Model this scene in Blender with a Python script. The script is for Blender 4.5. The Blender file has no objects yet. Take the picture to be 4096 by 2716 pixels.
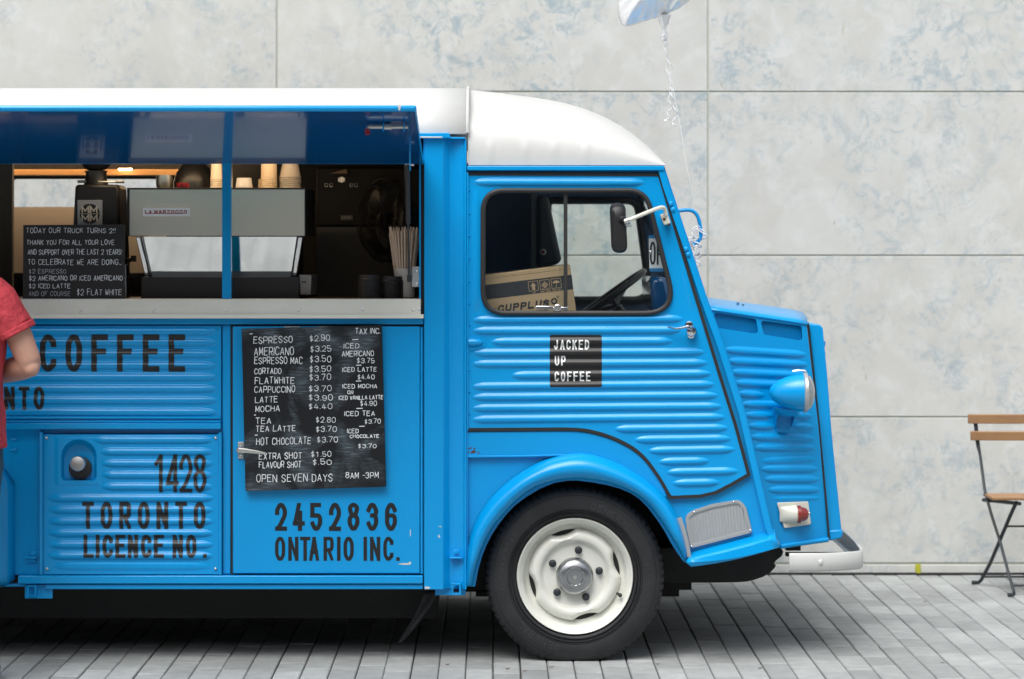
import bpy, bmesh, math, random
import numpy as np
from mathutils import Vector, Matrix
random.seed(7)
SC = bpy.context.scene
COL = SC.collection
# ------------------------------------------------------------------ camera, sky, sun, exposure
CX, D, H = 1.97, 10.5, 1.69            # camera x, distance to the truck's side, eye height (metres)
cam = bpy.data.cameras.new('camera'); camo = bpy.data.objects.new('camera', cam); COL.objects.link(camo)
camo.location = (CX, -D, H); camo.rotation_euler = (math.radians(90), 0, 0)
cam.sensor_width = 36; cam.lens = 36*D/4.096
cam.shift_x = (2.048-CX)/4.096; cam.shift_y = (1.292-H)/4.096
cam.clip_start = .1; cam.clip_end = 2000
cam.dof.use_dof = True; cam.dof.focus_distance = D; cam.dof.aperture_fstop = 2.8
SC.camera = camo
world = bpy.data.worlds.new('World'); SC.world = world; world.use_nodes = True
wn = world.node_tree; bg = wn.nodes['Background']
SUN = Vector((-.26, -.60, 1.18)).normalized()
sky = wn.nodes.new('ShaderNodeTexSky'); sky.sky_type = 'NISHITA'; sky.sun_disc = False
sky.sun_elevation = math.asin(SUN.z); sky.sun_rotation = math.atan2(SUN.x, SUN.y)
sky.air_density = 1.0; sky.dust_density = 5.0; sky.ozone_density = 1.0
hs = wn.nodes.new('ShaderNodeHueSaturation'); hs.inputs['Saturation'].default_value = .35
wn.links.new(sky.outputs[0], hs.inputs['Color']); wn.links.new(hs.outputs[0], bg.inputs[0])
bg.inputs[1].default_value = .12
sun = bpy.data.lights.new('sun', 'SUN'); suno = bpy.data.objects.new('sun', sun); COL.objects.link(suno)
sun.energy = 1.5; sun.angle = math.radians(40); sun.color = (1, .985, .965)
suno.rotation_euler = SUN.to_track_quat('Z', 'Y').to_euler(); suno.location = (0, -8, 12)
SC.view_settings.view_transform = 'Standard'; SC.view_settings.look = 'None'
SC.view_settings.exposure = .73; SC.view_settings.gamma = 1
SC.view_settings.use_curve_mapping = False

# ------------------------------------------------------------------ measuring: photo pixel at depth y -> metres
def W(px, py, y=0.0):
    s = (D+y)/D
    return (CX+(px/1000-CX)*s, y, H+((2650-py)/1000-H)*s)
def lerp(a, b, t): return a+(b-a)*t

# ------------------------------------------------------------------ materials
MATS = {}
def mat(name, col, rough=.5, metal=0, coat=0, spec=.5, bump=None, vary=None, trans=0, emit=None, estr=1, aniso=0):
    m = bpy.data.materials.new(name); m.use_nodes = True
    nt = m.node_tree; b = nt.nodes['Principled BSDF']
    b.inputs['Base Color'].default_value = (*col, 1)
    b.inputs['Roughness'].default_value = rough; b.inputs['Metallic'].default_value = metal
    b.inputs['Coat Weight'].default_value = coat; b.inputs['Coat Roughness'].default_value = .06
    b.inputs['Specular IOR Level'].default_value = spec
    b.inputs['Transmission Weight'].default_value = trans
    if emit: b.inputs['Emission Color'].default_value = (*emit, 1); b.inputs['Emission Strength'].default_value = estr
    tc = nt.nodes.new('ShaderNodeTexCoord')
    if vary:                               # (scale, amount, second colour)
        n = nt.nodes.new('ShaderNodeTexNoise'); n.inputs['Scale'].default_value = vary[0]; n.inputs['Detail'].default_value = 8
        n.inputs['Roughness'].default_value = .62
        r = nt.nodes.new('ShaderNodeValToRGB'); r.color_ramp.elements[0].position = .42; r.color_ramp.elements[1].position = .68
        r.color_ramp.elements[1].color = (vary[1],)*3+(1,); r.color_ramp.elements[0].color = (0, 0, 0, 1)
        mx = nt.nodes.new('ShaderNodeMix'); mx.data_type = 'RGBA'
        mx.inputs['A'].default_value = (*col, 1); mx.inputs['B'].default_value = (*vary[2], 1)
        nt.links.new(tc.outputs['Object'], n.inputs['Vector']); nt.links.new(n.outputs[0], r.inputs[0])
        nt.links.new(r.outputs[0], mx.inputs['Factor']); nt.links.new(mx.outputs['Result'], b.inputs['Base Color'])
    if bump:                               # list of (scale, strength, distance)
        prev = None
        for sc_, st, di in bump:
            n = nt.nodes.new('ShaderNodeTexNoise'); n.inputs['Scale'].default_value = sc_; n.inputs['Detail'].default_value = 4
            bu = nt.nodes.new('ShaderNodeBump'); bu.inputs['Strength'].default_value = st; bu.inputs['Distance'].default_value = di
            nt.links.new(tc.outputs['Object'], n.inputs['Vector']); nt.links.new(n.outputs[0], bu.inputs['Height'])
            if prev: nt.links.new(prev.outputs[0], bu.inputs['Normal'])
            prev = bu
        nt.links.new(prev.outputs[0], b.inputs['Normal'])
    MATS[name] = m
    return m

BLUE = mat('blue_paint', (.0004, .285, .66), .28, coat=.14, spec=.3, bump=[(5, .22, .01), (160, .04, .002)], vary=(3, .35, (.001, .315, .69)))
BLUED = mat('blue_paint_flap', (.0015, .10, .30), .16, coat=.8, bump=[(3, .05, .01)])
BLUEMESH = mat('blue_wire_mesh', (.004, .10, .25), .5)
WHITE = mat('white_roof_paint', (.545, .555, .54), .4, coat=.15, bump=[(4, .25, .01)], vary=(9, .4, (.49, .50, .48)))
CREAM = mat('cream_paint', (.66, .66, .57), .35, coat=.3, bump=[(60, .08, .002)], vary=(14, .35, (.58, .57, .47)))
RUBBER = mat('black_rubber', (.018, .018, .019), .55, bump=[(300, .1, .001)])
GASKET = mat('black_gasket', (.012, .012, .012), .7)
TYREM = mat('tyre_rubber', (.0105, .0115, .013), .62, bump=[(220, .25, .002)], vary=(7, .6, (.026, .028, .032)))
BLACK = mat('black_plastic', (.014, .014, .015), .4)
DARK = mat('dark_underbody', (.012, .012, .012), .8, bump=[(30, .5, .01)])
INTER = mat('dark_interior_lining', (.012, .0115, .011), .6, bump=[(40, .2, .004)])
NAVY = mat('navy_interior_paint', (.10, .16, .26), .45)
CHROME = mat('chrome', (.75, .75, .76), .14, metal=1)
STEEL = mat('brushed_steel', (.62, .62, .59), .34, metal=1, bump=[(50, .06, .002)])
COUNTER = mat('satin_steel_edge', (.74, .75, .68), .4, metal=.12, bump=[(50, .05, .002)], vary=(5, .5, (.62, .63, .56)))
RIMW = mat('white_wheel_paint', (.70, .71, .655), .32, coat=.3, bump=[(60, .08, .002)], vary=(16, .4, (.62, .61, .53)))
DSTEEL = mat('dull_steel', (.30, .29, .27), .35, metal=.7)
TYREL = mat('raised_tyre_letters', (.034, .036, .040), .42)
STEELW = mat('satin_steel_panel', (.70, .67, .57), .45, metal=.1, bump=[(90, .12, .002)])
ALU = mat('aluminium_plate', (.44, .46, .47), .36, metal=.5, bump=[(160, .03, .001)])
MIRROR = mat('polished_steel', (.90, .91, .90), .055, metal=1, bump=[(6, .05, .01)])
LETTER = mat('black_lettering', (.017, .017, .018), .36, spec=.35)
WLETTER = mat('white_lettering', (.74, .76, .76), .5)
CHALK = mat('white_chalk_pen', (.78, .82, .84), .85)
CHALKF = mat('faint_chalk_pen', (.42, .46, .48), .85)
RED = mat('red_enamel', (.32, .02, .03), .4)
CARD = mat('cardboard', (.42, .29, .17), .85, bump=[(60, .2, .003)], vary=(8, .4, (.36, .24, .14)))
INK = mat('printed_ink', (.022, .024, .030), .7)
PAPER = mat('paper_cup', (.78, .64, .47), .7)
KRAFT = mat('ripple_cup', (.72, .55, .36), .7)
WCUP = mat('white_cup', (.70, .66, .60), .6)
WOOD = mat('slat_wood', (.30, .165, .075), .55, bump=[(30, .3, .004)], vary=(12, .5, (.20, .105, .045)))
CWOOD = mat('counter_wood', (.26, .13, .055), .4, coat=.2, vary=(9, .5, (.17, .08, .035)))
IRON = mat('painted_iron', (.020, .026, .032), .45)
REDSHIRT = mat('red_cotton', (.42, .035, .050), .85, bump=[(420, .5, .002), (8, 1.0, .05)])
DENIM = mat('blue_denim', (.025, .075, .12), .9, bump=[(300, .5, .002)])
SKIN = mat('skin', (.52, .30, .22), .5, bump=[(140, .15, .002)], vary=(12, .5, (.47, .24, .17)))
SKIN.node_tree.nodes['Principled BSDF'].inputs['Subsurface Weight'].default_value = .12
SKIN.node_tree.nodes['Principled BSDF'].inputs['Subsurface Scale'].default_value = .02
HAIR = mat('brown_hair', (.05, .028, .015), .6)
FOIL = mat('silver_foil', (.88, .89, .90), .17, metal=.3, coat=.5)
RIBBON = mat('white_ribbon', (.82, .83, .85), .35)
AMBER = mat('red_amber_lens', (.22, .020, .012), .18, coat=.6)
LENS = mat('headlamp_lens', (.34, .37, .38), .08, metal=.55, coat=.6, bump=[(90, .3, .003)])
CLEAR = mat('clear_plastic', (.62, .55, .46), .22, trans=.35)
STRAW = mat('wrapped_straw', (.72, .56, .42), .5)
WARM = mat('warm_lamp', (.9, .7, .4), .5, emit=(1, .66, .36), estr=14)
BEAM = mat('pine_beam', (.50, .28, .11), .5)
GREYP = mat('grey_panel', (.17, .17, .155), .6)
BEIGE = mat('beige_blind', (.60, .56, .51), .8)
SIGNW = mat('white_card', (.70, .72, .74), .6)
BADGE = mat('white_badge', (.90, .91, .92), .4)
SIGNB = mat('blue_card', (.02, .20, .48), .6)
TAPE = mat('yellow_green_tape', (.42, .42, .03), .6)
RUST = mat('rust', (.10, .035, .012), .9)
SEATM = mat('dark_seat_vinyl', (.075, .07, .066), .55)

def board_mat():
    m = mat('chalkboard', (.016, .018, .021), .6, spec=.25); nt = m.node_tree; b = nt.nodes['Principled BSDF']
    tc = nt.nodes.new('ShaderNodeTexCoord'); mp = nt.nodes.new('ShaderNodeMapping'); mp.inputs['Scale'].default_value = (7, 7, 70)
    n = nt.nodes.new('ShaderNodeTexNoise'); n.inputs['Scale'].default_value = 3; n.inputs['Detail'].default_value = 6
    n2 = nt.nodes.new('ShaderNodeTexNoise'); n2.inputs['Scale'].default_value = 4.2; n2.inputs['Detail'].default_value = 5; n2.inputs['Distortion'].default_value = 1.2
    r = nt.nodes.new('ShaderNodeValToRGB'); r.color_ramp.elements[0].position = .5; r.color_ramp.elements[1].position = .8
    r2 = nt.nodes.new('ShaderNodeValToRGB'); r2.color_ramp.elements[0].position = .50; r2.color_ramp.elements[1].position = .72
    mul = nt.nodes.new('ShaderNodeMath'); mul.operation = 'MULTIPLY'
    ad = nt.nodes.new('ShaderNodeMath'); ad.operation = 'MULTIPLY_ADD'; ad.inputs[1].default_value = .8
    mx = nt.nodes.new('ShaderNodeMix'); mx.data_type = 'RGBA'; mx.inputs['A'].default_value = (.010, .0115, .014, 1); mx.inputs['B'].default_value = (.24, .32, .37, 1)
    L = nt.links.new
    L(tc.outputs['Object'], mp.inputs[0]); L(mp.outputs[0], n.inputs['Vector']); L(tc.outputs['Object'], n2.inputs['Vector'])
    L(n.outputs[0], r.inputs[0]); L(n2.outputs[0], r2.inputs[0]); L(r.outputs[0], mul.inputs[0]); L(r2.outputs[0], mul.inputs[1])
    mul2 = nt.nodes.new('ShaderNodeMath'); mul2.operation = 'MULTIPLY'; mul2.inputs[1].default_value = .20; L(r2.outputs[0], mul2.inputs[0])
    L(mul.outputs[0], ad.inputs[0]); L(mul2.outputs[0], ad.inputs[2]); L(ad.outputs[0], mx.inputs['Factor']); L(mx.outputs['Result'], b.inputs['Base Color'])
    return m
BOARD = board_mat()
SIGNBLK = mat('black_sign_board', (.014, .014, .015), .6)

def stone_mat():
    m = mat('pale_marble', (.6, .6, .6), .45); nt = m.node_tree; b = nt.nodes['Principled BSDF']; L = nt.links.new
    tc = nt.nodes.new('ShaderNodeTexCoord'); geo = nt.nodes.new('ShaderNodeNewGeometry')
    # every slab samples its own piece of rock
    off = nt.nodes.new('ShaderNodeVectorMath'); off.operation = 'MULTIPLY_ADD'; off.inputs[1].default_value = (17, 31, 23)
    cmb = nt.nodes.new('ShaderNodeCombineXYZ')
    for i in range(3): L(geo.outputs['Random Per Island'], cmb.inputs[i])
    L(cmb.outputs[0], off.inputs[0]); L(tc.outputs['Object'], off.inputs[2])
    def noise(s, d, r, dist):
        n = nt.nodes.new('ShaderNodeTexNoise'); n.inputs['Scale'].default_value = s; n.inputs['Detail'].default_value = d
        n.inputs['Roughness'].default_value = r; n.inputs['Distortion'].default_value = dist; L(off.outputs[0], n.inputs['Vector']); return n
    def ramp(n, a, c, lo=0, hi=1):
        r = nt.nodes.new('ShaderNodeMapRange'); r.inputs[1].default_value = a; r.inputs[2].default_value = c
        r.inputs[3].default_value = lo; r.inputs[4].default_value = hi; r.interpolation_type = 'SMOOTHSTEP'; L(n.outputs[0], r.inputs[0]); return r
    def mul(a, c):
        x = nt.nodes.new('ShaderNodeMath'); x.operation = 'MULTIPLY'; L(a.outputs[0], x.inputs[0])
        if isinstance(c, float): x.inputs[1].default_value = c
        else: L(c.outputs[0], x.inputs[1])
        return x
    def mix(f, A, Bc):
        x = nt.nodes.new('ShaderNodeMix'); x.data_type = 'RGBA'; L(f.outputs[0], x.inputs['Factor'])
        if isinstance(A, tuple): x.inputs['A'].default_value = (*A, 1)
        else: L(A.outputs['Result'], x.inputs['A'])
        x.inputs['B'].default_value = (*Bc, 1); return x
    rv = nt.nodes.new('ShaderNodeMapRange'); rv.inputs[3].default_value = .6; rv.inputs[4].default_value = 1.3; L(geo.outputs['Random Per Island'], rv.inputs[0])
    big = mul(ramp(noise(1.3, 4, .58, .7), .37, .58), rv)
    fine = ramp(noise(10, 10, .70, 1.0), .47, .67)
    fine2 = ramp(noise(34, 6, .6, .6), .46, .72)
    cloud = ramp(noise(3.2, 6, .55, 1.2), .36, .66)
    c0 = mix(mul(cloud, .7), (.590, .598, .572), (.525, .525, .492))
    c1 = mix(mul(ramp(noise(9, 5, .6, .5), .48, .7), .6), c0, (.64, .66, .65))
    c2 = mix(mul(mul(big, fine), .58), c1, (.26, .36, .42))
    c3 = mix(mul(mul(mul(big, fine2), ramp(noise(5, 4, .6, 1),  .45, .6)), .75), c2, (.31, .39, .43))
    # hairline veins: thin band of a distorted noise
    v = noise(2.6, 7, .62, 1.5); vb = nt.nodes.new('ShaderNodeMath'); vb.operation = 'SUBTRACT'; vb.inputs[1].default_value = .53; L(v.outputs[0], vb.inputs[0])
    va = nt.nodes.new('ShaderNodeMath'); va.operation = 'ABSOLUTE'; L(vb.outputs[0], va.inputs[0])
    c4 = mix(mul(mul(ramp(va, .007, .0, 0, 1), ramp(noise(1.9, 2, .5, 0), .5, .62)), .5), c3, (.30, .38, .41))
    # small ochre runs
    mp = nt.nodes.new('ShaderNodeMapping'); mp.inputs['Scale'].default_value = (26, 26, 7); L(off.outputs[0], mp.inputs[0])
    dn = nt.nodes.new('ShaderNodeTexNoise'); dn.inputs['Scale'].default_value = 1; dn.inputs['Detail'].default_value = 3; L(mp.outputs[0], dn.inputs['Vector'])
    c5 = mix(mul(mul(ramp(dn, .69, .74), ramp(noise(1.1, 1, .5, 0), .5, .6)), .7), c4, (.34, .29, .19))
    L(c5.outputs['Result'], b.inputs['Base Color'])
    bu = nt.nodes.new('ShaderNodeBump'); bu.inputs['Strength'].default_value = .12; bu.inputs['Distance'].default_value = .004
    nb = noise(40, 5, .6, 0); L(nb.outputs[0], bu.inputs['Height']); L(bu.outputs[0], b.inputs['Normal'])
    return m
STONE = stone_mat()
JOINT = mat('grey_green_grout', (.47, .49, .43), .9)

def paver_mat():
    m = mat('concrete_paver', (.36, .37, .36), .85); nt = m.node_tree; b = nt.nodes['Principled BSDF']; L = nt.links.new
    tc = nt.nodes.new('ShaderNodeTexCoord'); geo = nt.nodes.new('ShaderNodeNewGeometry')
    mp = nt.nodes.new('ShaderNodeMapping'); mp.inputs['Scale'].default_value = (1, 1, 1); L(tc.outputs['Object'], mp.inputs[0])
    n = nt.nodes.new('ShaderNodeTexNoise'); n.inputs['Scale'].default_value = 14; n.inputs['Detail'].default_value = 8; n.inputs['Roughness'].default_value = .65
    L(mp.outputs[0], n.inputs['Vector'])
    n2 = nt.nodes.new('ShaderNodeTexNoise'); n2.inputs['Scale'].default_value = 2.2; n2.inputs['Detail'].default_value = 5; L(mp.outputs[0], n2.inputs['Vector'])
    r = nt.nodes.new('ShaderNodeValToRGB'); e = r.color_ramp.elements; e[0].position = .3; e[0].color = (.255, .270, .268, 1); e[1].position = .72; e[1].color = (.345, .362, .357, 1)
    L(n.outputs[0], r.inputs[0])
    v = nt.nodes.new('ShaderNodeMapRange'); v.inputs[3].default_value = .80; v.inputs[4].default_value = 1.12; L(geo.outputs['Random Per Island'], v.inputs[0])
    v2 = nt.nodes.new('ShaderNodeMapRange'); v2.inputs[1].default_value = .35; v2.inputs[2].default_value = .65; v2.inputs[3].default_value = .84; v2.inputs[4].default_value = 1.05; L(n2.outputs[0], v2.inputs[0])
    mm = nt.nodes.new('ShaderNodeMath'); mm.operation = 'MULTIPLY'; L(v.outputs[0], mm.inputs[0]); L(v2.outputs[0], mm.inputs[1])
    vm = nt.nodes.new('ShaderNodeVectorMath'); vm.operation = 'SCALE'; L(r.outputs[0], vm.inputs[0]); L(mm.outputs[0], vm.inputs['Scale'])
    L(vm.outputs[0], b.inputs['Base Color'])
    bu = nt.nodes.new('ShaderNodeBump'); bu.inputs['Strength'].default_value = .4; bu.inputs['Distance'].default_value = .003; L(n.outputs[0], bu.inputs['Height']); L(bu.outputs[0], b.inputs['Normal'])
    return m
PAVER = paver_mat()
SAND = mat('dark_joint_sand', (.11, .10, .085), .95, bump=[(200, .5, .003)], vary=(5, .6, (.045, .05, .03)))
ASPH = mat('far_paving', (.33, .34, .34), .9, bump=[(20, .3, .01)], vary=(6, .6, (.26, .27, .27)))

def glass_mat(name, refl, tint):
    m = bpy.data.materials.new(name); m.use_nodes = True; nt = m.node_tree; nt.nodes.remove(nt.nodes['Principled BSDF'])
    out = nt.nodes['Material Output']; t = nt.nodes.new('ShaderNodeBsdfTransparent'); g = nt.nodes.new('ShaderNodeBsdfGlossy')
    t.inputs[0].default_value = (*tint, 1); g.inputs['Roughness'].default_value = .02; g.inputs[0].default_value = (1, 1, 1, 1)
    f = nt.nodes.new('ShaderNodeLayerWeight'); pw = nt.nodes.new('ShaderNodeMath'); pw.operation = 'POWER'; pw.inputs[1].default_value = 5
    mu = nt.nodes.new('ShaderNodeMath'); mu.operation = 'MULTIPLY_ADD'; mu.inputs[1].default_value = .9*refl; mu.inputs[2].default_value = .035*refl
    mx = nt.nodes.new('ShaderNodeMixShader'); L = nt.links.new
    L(f.outputs['Facing'], pw.inputs[0]); L(pw.outputs[0], mu.inputs[0]); L(mu.outputs[0], mx.inputs[0]); L(t.outputs[0], mx.inputs[1]); L(g.outputs[0], mx.inputs[2]); L(mx.outputs[0], out.inputs[0])
    return m
GLASS = glass_mat('window_glass', 1.0, (.96, .98, .97))

# ------------------------------------------------------------------ mesh helpers
class MB:
    def __init__(s): s.v = []; s.f = []
    def add(s, vs, fs):
        o = len(s.v); s.v.extend([tuple(p) for p in vs]); s.f.extend([tuple(i+o for i in f) for f in fs]); return s
    def box(s, x0, x1, y0, y1, z0, z1):
        v = [(x, y, z) for x in (x0, x1) for y in (y0, y1) for z in (z0, z1)]
        return s.add(v, [(0, 1, 3, 2), (4, 6, 7, 5), (0, 4, 5, 1), (2, 3, 7, 6), (0, 2, 6, 4), (1, 5, 7, 3)])
    def pbox(s, px0, py0, px1, py1, y0, y1, ref=None):   # box whose front face covers those photo pixels at depth ref
        r = y0 if ref is None else ref
        a = W(px0, py1, r); b = W(px1, py0, r)
        return s.box(a[0], b[0], y0, y1, a[2], b[2])
    def obox(s, c, ax, ay, az, hx, hy, hz):
        c, ax, ay, az = map(Vector, (c, ax, ay, az))
        v = [c+ax*hx*i+ay*hy*j+az*hz*k for i in (-1, 1) for j in (-1, 1) for k in (-1, 1)]
        return s.add(v, [(0, 1, 3, 2), (4, 6, 7, 5), (0, 4, 5, 1), (2, 3, 7, 6), (0, 2, 6, 4), (1, 5, 7, 3)])
    def prism(s, pts3a, pts3b):
        n = len(pts3a); v = list(pts3a)+list(pts3b)
        f = [tuple(range(n)), tuple(range(2*n-1, n-1, -1))]+[(i, i+n, (i+1) % n+n, (i+1) % n) for i in range(n)]
        return s.add(v, f)
    def pprism(s, poly, y0, y1):                          # photo outline at depth y0, pushed straight back to y1
        a = [W(p[0], p[1], y0) for p in poly]
        return s.prism(a, [(p[0], y1, p[2]) for p in a])
    def tube(s, path, r, n=8, closed=False, cap=True):
        P = [Vector(p) for p in path]; m = len(P)
        R = r if isinstance(r, (list, tuple)) else [r]*m
        T = []
        for i in range(m):
            a = P[(i-1) % m] if (closed or i > 0) else P[i]; b = P[(i+1) % m] if (closed or i < m-1) else P[i]
            t = b-a; T.append(t.normalized() if t.length > 1e-9 else Vector((0, 0, 1)))
        up = Vector((0, 0, 1)) if abs(T[0].z) < .9 else Vector((0, 1, 0))
        nrm = (up-T[0]*up.dot(T[0])).normalized(); vs = []
        for i in range(m):
            nrm = (nrm-T[i]*nrm.dot(T[i])); nrm = nrm.normalized() if nrm.length > 1e-9 else T[i].orthogonal().normalized()
            bn = T[i].cross(nrm)
            q = R[i] if isinstance(R[i], tuple) else (R[i], R[i])
            for k in range(n):
                a = 2*math.pi*k/n; vs.append(P[i]+nrm*math.cos(a)*q[0]+bn*math.sin(a)*q[1])
        fs = []
        for i in range(m if closed else m-1):
            for k in range(n):
                a = i*n+k; b = i*n+(k+1) % n; c = ((i+1) % m)*n+(k+1) % n; d = ((i+1) % m)*n+k; fs.append((a, b, c, d))
        if cap and not closed: fs.append(tuple(range(n-1, -1, -1))); fs.append(tuple(range((m-1)*n, m*n)))
        return s.add(vs, fs)
    def lathe(s, prof, o, ax, n=32, cap=True, fr=None):   # prof: (radius, along axis); fr(angle, i) optional radius factor
        o = Vector(o); ax = Vector(ax).normalized(); u = ax.orthogonal().normalized()
        if abs(ax.y) > .9: u = Vector((1, 0, 0))
        w = ax.cross(u); vs = []; m = len(prof)
        for i, (r, a) in enumerate(prof):
            for k in range(n):
                t = 2*math.pi*k/n; q = r*(fr(k, i) if fr else 1); vs.append(o+ax*a+u*math.cos(t)*q+w*math.sin(t)*q)
        fs = [(i*n+k, i*n+(k+1) % n, (i+1)*n+(k+1) % n, (i+1)*n+k) for i in range(m-1) for k in range(n)]
        if cap: fs.append(tuple(range(n-1, -1, -1))); fs.append(tuple(range((m-1)*n, m*n)))
        return s.add(vs, fs)
    def cyl(s, o, ax, r, l, n=20, bev=0):
        if bev: return s.lathe([(r-bev, 0), (r, bev), (r, l-bev), (r-bev, l)], o, ax, n)
        return s.lathe([(r, 0), (r, l)], o, ax, n)
    def ball(s, c, r, sx=1, sy=1, sz=1, n=16, m=10):
        vs = []; fs = []
        for i in range(m+1):
            a = math.pi*i/m
            for k in range(n):
                t = 2*math.pi*k/n; vs.append((c[0]+r*sx*math.sin(a)*math.cos(t), c[1]+r*sy*math.sin(a)*math.sin(t), c[2]+r*sz*math.cos(a)))
        fs = [(i*n+k, i*n+(k+1) % n, (i+1)*n+(k+1) % n, (i+1)*n+k) for i in range(m) for k in range(n)]
        return s.add(vs, fs)
    def grid(s, P):                                       # P[i][j] -> 3d
        m, n = len(P), len(P[0]); vs = [p for r in P for p in r]
        return s.add(vs, [(i*n+j, i*n+j+1, (i+1)*n+j+1, (i+1)*n+j) for i in range(m-1) for j in range(n-1)])

def pieces(mb):                                           # loose pieces of a mesh, each its own MB
    p = list(range(len(mb.v)))
    def find(a):
        while p[a] != a: p[a] = p[p[a]]; a = p[a]
        return a
    for f in mb.f:
        for i in f[1:]: p[find(i)] = find(f[0])
    out = {}
    for f in mb.f: out.setdefault(find(f[0]), []).append(f)
    res = []
    for fs in out.values():
        ids = sorted({i for f in fs for i in f}); m = {a: k for k, a in enumerate(ids)}
        q = MB(); q.v = [mb.v[i] for i in ids]; q.f = [tuple(m[i] for i in f) for f in fs]; res.append(q)
    return res
def each(name, mb, *a, **k): return [build(name, q, *a, **k) for q in pieces(mb)]
def build(name, mb, material, parent=None, smooth=35, bevel=0, seg=2, solid=0, label=None):
    me = bpy.data.meshes.new(name); me.from_pydata([tuple(v) for v in mb.v], [], mb.f)
    bm = bmesh.new(); bm.from_mesh(me); bmesh.ops.remove_doubles(bm, verts=bm.verts, dist=1e-6)
    bmesh.ops.recalc_face_normals(bm, faces=bm.faces); bm.to_mesh(me); bm.free()
    return finish(name, me, material, parent, smooth, bevel, seg, solid, label)
def finish(name, me, material, parent, smooth=35, bevel=0, seg=2, solid=0, label=None):
    me.materials.append(material); o = bpy.data.objects.new(name, me); COL.objects.link(o)
    if smooth:
        me.polygons.foreach_set('use_smooth', [True]*len(me.polygons)); me.set_sharp_from_angle(angle=math.radians(smooth))
    if solid: md = o.modifiers.new('solid', 'SOLIDIFY'); md.thickness = solid; md.offset = 0
    if bevel: md = o.modifiers.new('bevel', 'BEVEL'); md.width = bevel; md.segments = seg; md.limit_method = 'ANGLE'; md.angle_limit = math.radians(40)
    if parent: attach(o, parent)
    if label: o['label'] = label
    return o
def wloc(o):
    return Vector(o.location)+(wloc(o.parent)+(o.matrix_parent_inverse.to_translation()) if o.parent else Vector())
def attach(o, p):
    o.parent = p; o.matrix_parent_inverse = Matrix.Translation(-wloc(p))
def thing(name, loc, label, cat, group=None):
    o = bpy.data.objects.new(name, None); COL.objects.link(o); o.location = loc; o.empty_display_size = .1
    return tag(o, label, cat, group)
def tag(o, label, cat, group=None):
    o['label'] = label; o['category'] = cat
    if group: o['group'] = group
    return o
def dup(o, delta, label=None, parent=None):
    c = o.copy(); COL.objects.link(c)
    if parent is None: c.location = Vector(o.location)+Vector(delta)
    else: c.parent = parent
    if label: c['label'] = label
    for ch in list(o.children): dup(ch, None, None, c)
    return c

def rounded(poly, radii, n=8):
    out = []; m = len(poly)
    for i, p in enumerate(poly):
        r = radii[i] if isinstance(radii, (list, tuple)) else radii
        if r <= 0: out.append(p); continue
        P = np.array(p, float); a = np.array(poly[i-1], float)-P; b = np.array(poly[(i+1) % m], float)-P
        la, lb = np.linalg.norm(a), np.linalg.norm(b); a /= la; b /= lb
        ang = math.acos(max(-1, min(1, a@b))); t = min(r/math.tan(ang/2), la*.49, lb*.49); A = P+a*t; B = P+b*t
        for k in range(n+1):
            u = k/n; q = (1-u)**2*A+2*u*(1-u)*(P*.98+(A+B)/2*.02)+u*u*B; out.append(tuple(q))
    return out
def chaikin(P, it=2, closed=False):
    for _ in range(it):
        Q = [] if closed else [P[0]]; n = len(P)
        for i in range(n if closed else n-1):
            a, b = P[i], P[(i+1) % n]
            Q += [tuple(.75*x+.25*y for x, y in zip(a, b)), tuple(.25*x+.75*y for x, y in zip(a, b))]
        if not closed: Q.append(P[-1])
        P = Q
    return P

# ---- pressed sheet metal: an outline with swaged ribs, sampled on a fine grid
def rib_fun(ribs):
    R = np.array([(a[0], a[1], a[2], a[3], a[4] if len(a) > 4 else 17, a[5] if len(a) > 5 else 9, a[6] if len(a) > 6 else 55) for a in ribs], float)
    def h(x, y):
        x = np.asarray(x, float); y = np.asarray(y, float); out = np.zeros(np.broadcast(x, y).shape)
        for xa, ya, xb, yb, r, dp, L in R:
            dx, dy = xb-xa, yb-ya; l = math.hypot(dx, dy); t = ((x-xa)*dx+(y-ya)*dy)/l; d = np.abs((x-xa)*-dy+(y-ya)*dx)/l
            s = np.minimum(t, l-t); LL = min(L, l/2); f = np.sin(np.pi/2*np.clip(s/LL, 0, 1))**.75
            u = d/np.maximum(r*(.25+.75*f), 1e-6)
            k = np.where((u < 1) & (s > 0), dp/1000*f*np.clip(1-u**2, 0, 1)**1.05, 0); out = np.maximum(out, k)
        return out
    return h
def inside(poly, X, Y):
    c = np.zeros(X.shape, bool); n = len(poly)
    for i in range(n):
        x1, y1 = poly[i]; x2, y2 = poly[(i+1) % n]
        if y1 == y2: continue
        c ^= ((y1 > Y) != (y2 > Y)) & (X < (x2-x1)*(Y-y1)/(y2-y1)+x1)
    return c
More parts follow.
